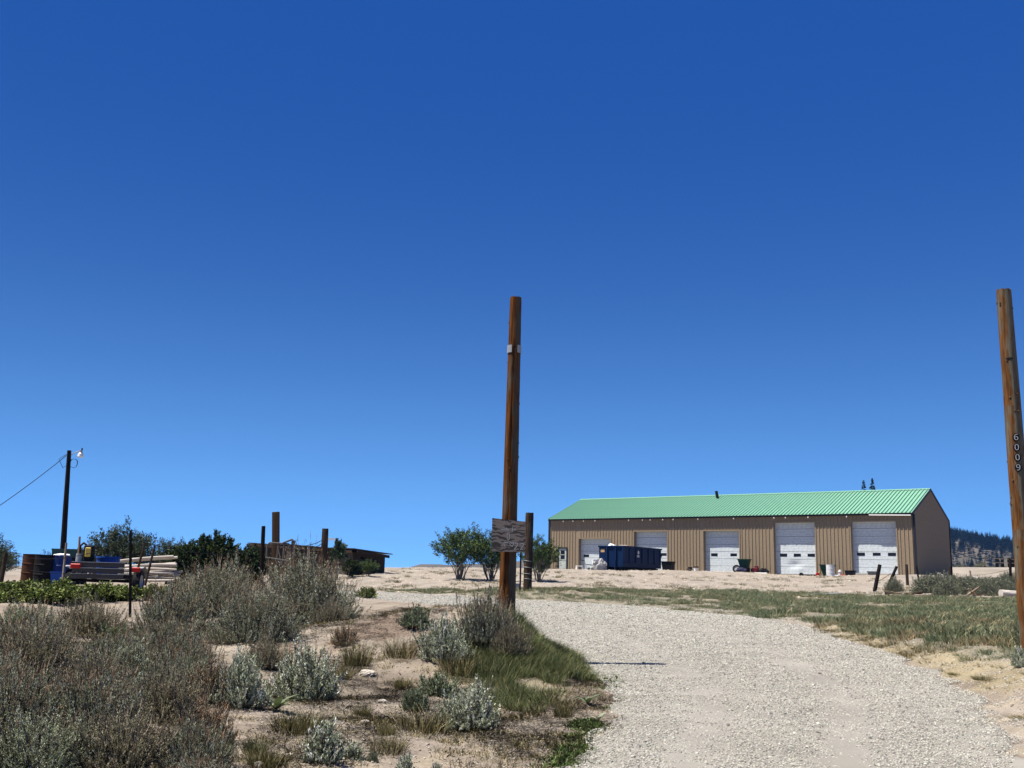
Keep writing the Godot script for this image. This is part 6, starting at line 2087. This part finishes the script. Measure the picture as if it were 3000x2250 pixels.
	# weedy specks over the far yard
	var t4 := tuft(906, 24, 0.16, 0.16, 0.014, 0.9, bluish + dry)
	xf = []
	cs = []
	for k in 2600:
		var x := rng.randf_range(-9.0, 26.0)
		var z := rng.randf_range(-72.0, -40.0)
		if road_dist(x, z) < 0.1 or patch.get_noise_2d(x * 0.9, z * 0.9 + 70.0) < 0.08:
			continue
		xf.append(spot(x, z, rng.randf_range(0.5, 1.2)))
		var q := rng.randf_range(0.75, 1.15)
		cs.append(Color(q, q, q))
	many("yard_weeds", t4, xf, cs, "scattered low weeds over the pale yard", "weeds")

# ------------------------------------------------------------------ stones
func pebble(sd: int) -> ArrayMesh:
	var g := RandomNumberGenerator.new()
	g.seed = sd
	var b := MB.new()
	var ring := []
	var n := 6
	for j in 2:
		for i in n:
			var a := TAU * (i + j * 0.5) / n
			var r := g.randf_range(0.75, 1.1) * (1.0 if j == 0 else 0.66)
			ring.append(Vector3(cos(a) * r, (-0.05 if j == 0 else 0.5 + g.randf_range(-0.1, 0.12)), sin(a) * r * g.randf_range(0.75, 1.0)))
	var t := Vector3(0, 0.68, 0)
	var mid := Vector3(0, 0.1, 0)
	for i in n:
		var k := (i + 1) % n
		b.face([ring[i], ring[k], ring[n + i]], mid)
		b.face([ring[k], ring[n + i], ring[n + k]], mid)
		b.face([ring[n + i], ring[n + k], t], mid)
	return b.mesh(M.stone)

func build_stones() -> void:
	var cols := [Color(0.32, 0.295, 0.25), Color(0.37, 0.345, 0.30), Color(0.27, 0.25, 0.215), Color(0.17, 0.155, 0.14), Color(0.40, 0.375, 0.33), Color(0.33, 0.285, 0.225), Color(0.11, 0.105, 0.095), Color(0.38, 0.36, 0.31)]
	for v in 3:
		var xf := []
		var cs := []
		var n := 0
		while n < 125000:
			n += 1
			var z := -(6.5 + 36.0 * pow(rng.randf(), 2.1))
			var x := rng.randf_range(-1.5 - 6.0 * smoothstep(-30.0, -40.0, z), 8.2)
			var rd := road_dist(x, z)
			if rd > 0.0 and rng.randf() > (0.16 * exp(-rd * 1.5) if x < 4.0 else 0.6 * exp(-rd * 0.9)):
				continue
			var lift := 0.0
			if rd < 0.0:
				var u := road_u(x, z)
				lift = 0.025 - 0.012 * (exp(-pow((u - 0.30) / 0.07, 2)) + exp(-pow((u - 0.66) / 0.07, 2)))
				var t := exp(-pow((u - 0.30 + 0.03 * sin(z * 0.3)) / 0.075, 2)) + exp(-pow((u - 0.66) / 0.075, 2))
				if rng.randf() < t * 0.5:
					continue
			var s := (0.0045 + 0.0085 * pow(rng.randf(), 1.5)) * (1.0 + maxf(0.0, -z - 10.0) * 0.05)
			if rng.randf() < 0.01: s *= 2.0
			xf.append(Transform3D(Basis(Vector3.UP, rng.randf() * TAU).scaled(Vector3(s, s * rng.randf_range(0.6, 1.1), s)), at(x, z, lift)))
			var c: Color = cols[rng.randi() % cols.size()]
			var q := rng.randf_range(0.85, 1.12)
			cs.append(Color(c.r * q * 1.06, c.g * q * 1.12, c.b * q * 1.14))
		many("road_gravel", pebble(40 + v), xf, cs, "loose pale gravel covering the driveway", "gravel")
	var xf2 := []
	var cs2 := []
	for k in 62000:
		var x := rng.randf_range(-7.0, 1.7) if k % 5 else rng.randf_range(5.5, 10.0)
		var z := rng.randf_range(-21.0, -5.5)
		if road_dist(x, z) < 0.0:
			continue
		var s := 0.004 + 0.013 * pow(rng.randf(), 2.5)
		if rng.randf() < 0.006: s *= 2.2
		xf2.append(Transform3D(Basis(Vector3.UP, rng.randf() * TAU).scaled(Vector3(s, s * 0.8, s)), at(x, z, 0.003)))
		var c: Color = [Color(0.33, 0.28, 0.225), Color(0.24, 0.19, 0.145), Color(0.40, 0.36, 0.31), Color(0.15, 0.115, 0.085)][rng.randi() % 4]
		cs2.append(c)
	for k in 9000:
		var x := rng.randf_range(-9.0, 26.0)
		var z := rng.randf_range(-84.0, -44.0)
		if road_dist(x, z) < 0.0:
			continue
		var s := rng.randf_range(0.02, 0.05) * (2.0 if rng.randf() < 0.03 else 1.0)
		xf2.append(Transform3D(Basis(Vector3.UP, rng.randf() * TAU).scaled(Vector3(s, s * 0.7, s)), at(x, z)))
		cs2.append([Color(0.5, 0.42, 0.33), Color(0.42, 0.34, 0.26), Color(0.58, 0.5, 0.41)][rng.randi() % 3])
	many("dirt_clods", pebble(50), xf2, cs2, "small clods and chips scattered on the bare dirt", "gravel")
	var rocks := [[-1.34, -11.72, 0.09, "white stone beside the grass right of the wide silvery sagebrush"], [-0.85, -13.89, 0.09, "pale stone under the pole-foot sagebrush"], [-1.28, -9.87, 0.07, "pale stone alone on bare dirt left of centre"], [-1.60, -8.06, 0.07, "pale stone at the bottom near the upright sagebrush"], [-1.75, -7.75, 0.09, "whitish stone at the bottom edge"], [-1.80, -13.87, 0.19, "pale flat stone slab on the slope"], [-0.91, -10.03, 0.06, "small stone left of the lone bright sagebrush"]]
	for e in rocks:
		var o := solo("rock", lump(900 + int(e[0] * 100), Vector3(2.0, 1.0, 1.4), mottled(lin(0.55, 0.5, 0.43), 91, 0.05, 0.7, 3.0), 0.3), e[3], "rock", at(e[0], e[1], e[2] * 0.1), rng.randf() * TAU)
		o.scale = Vector3.ONE * e[2] * 0.6
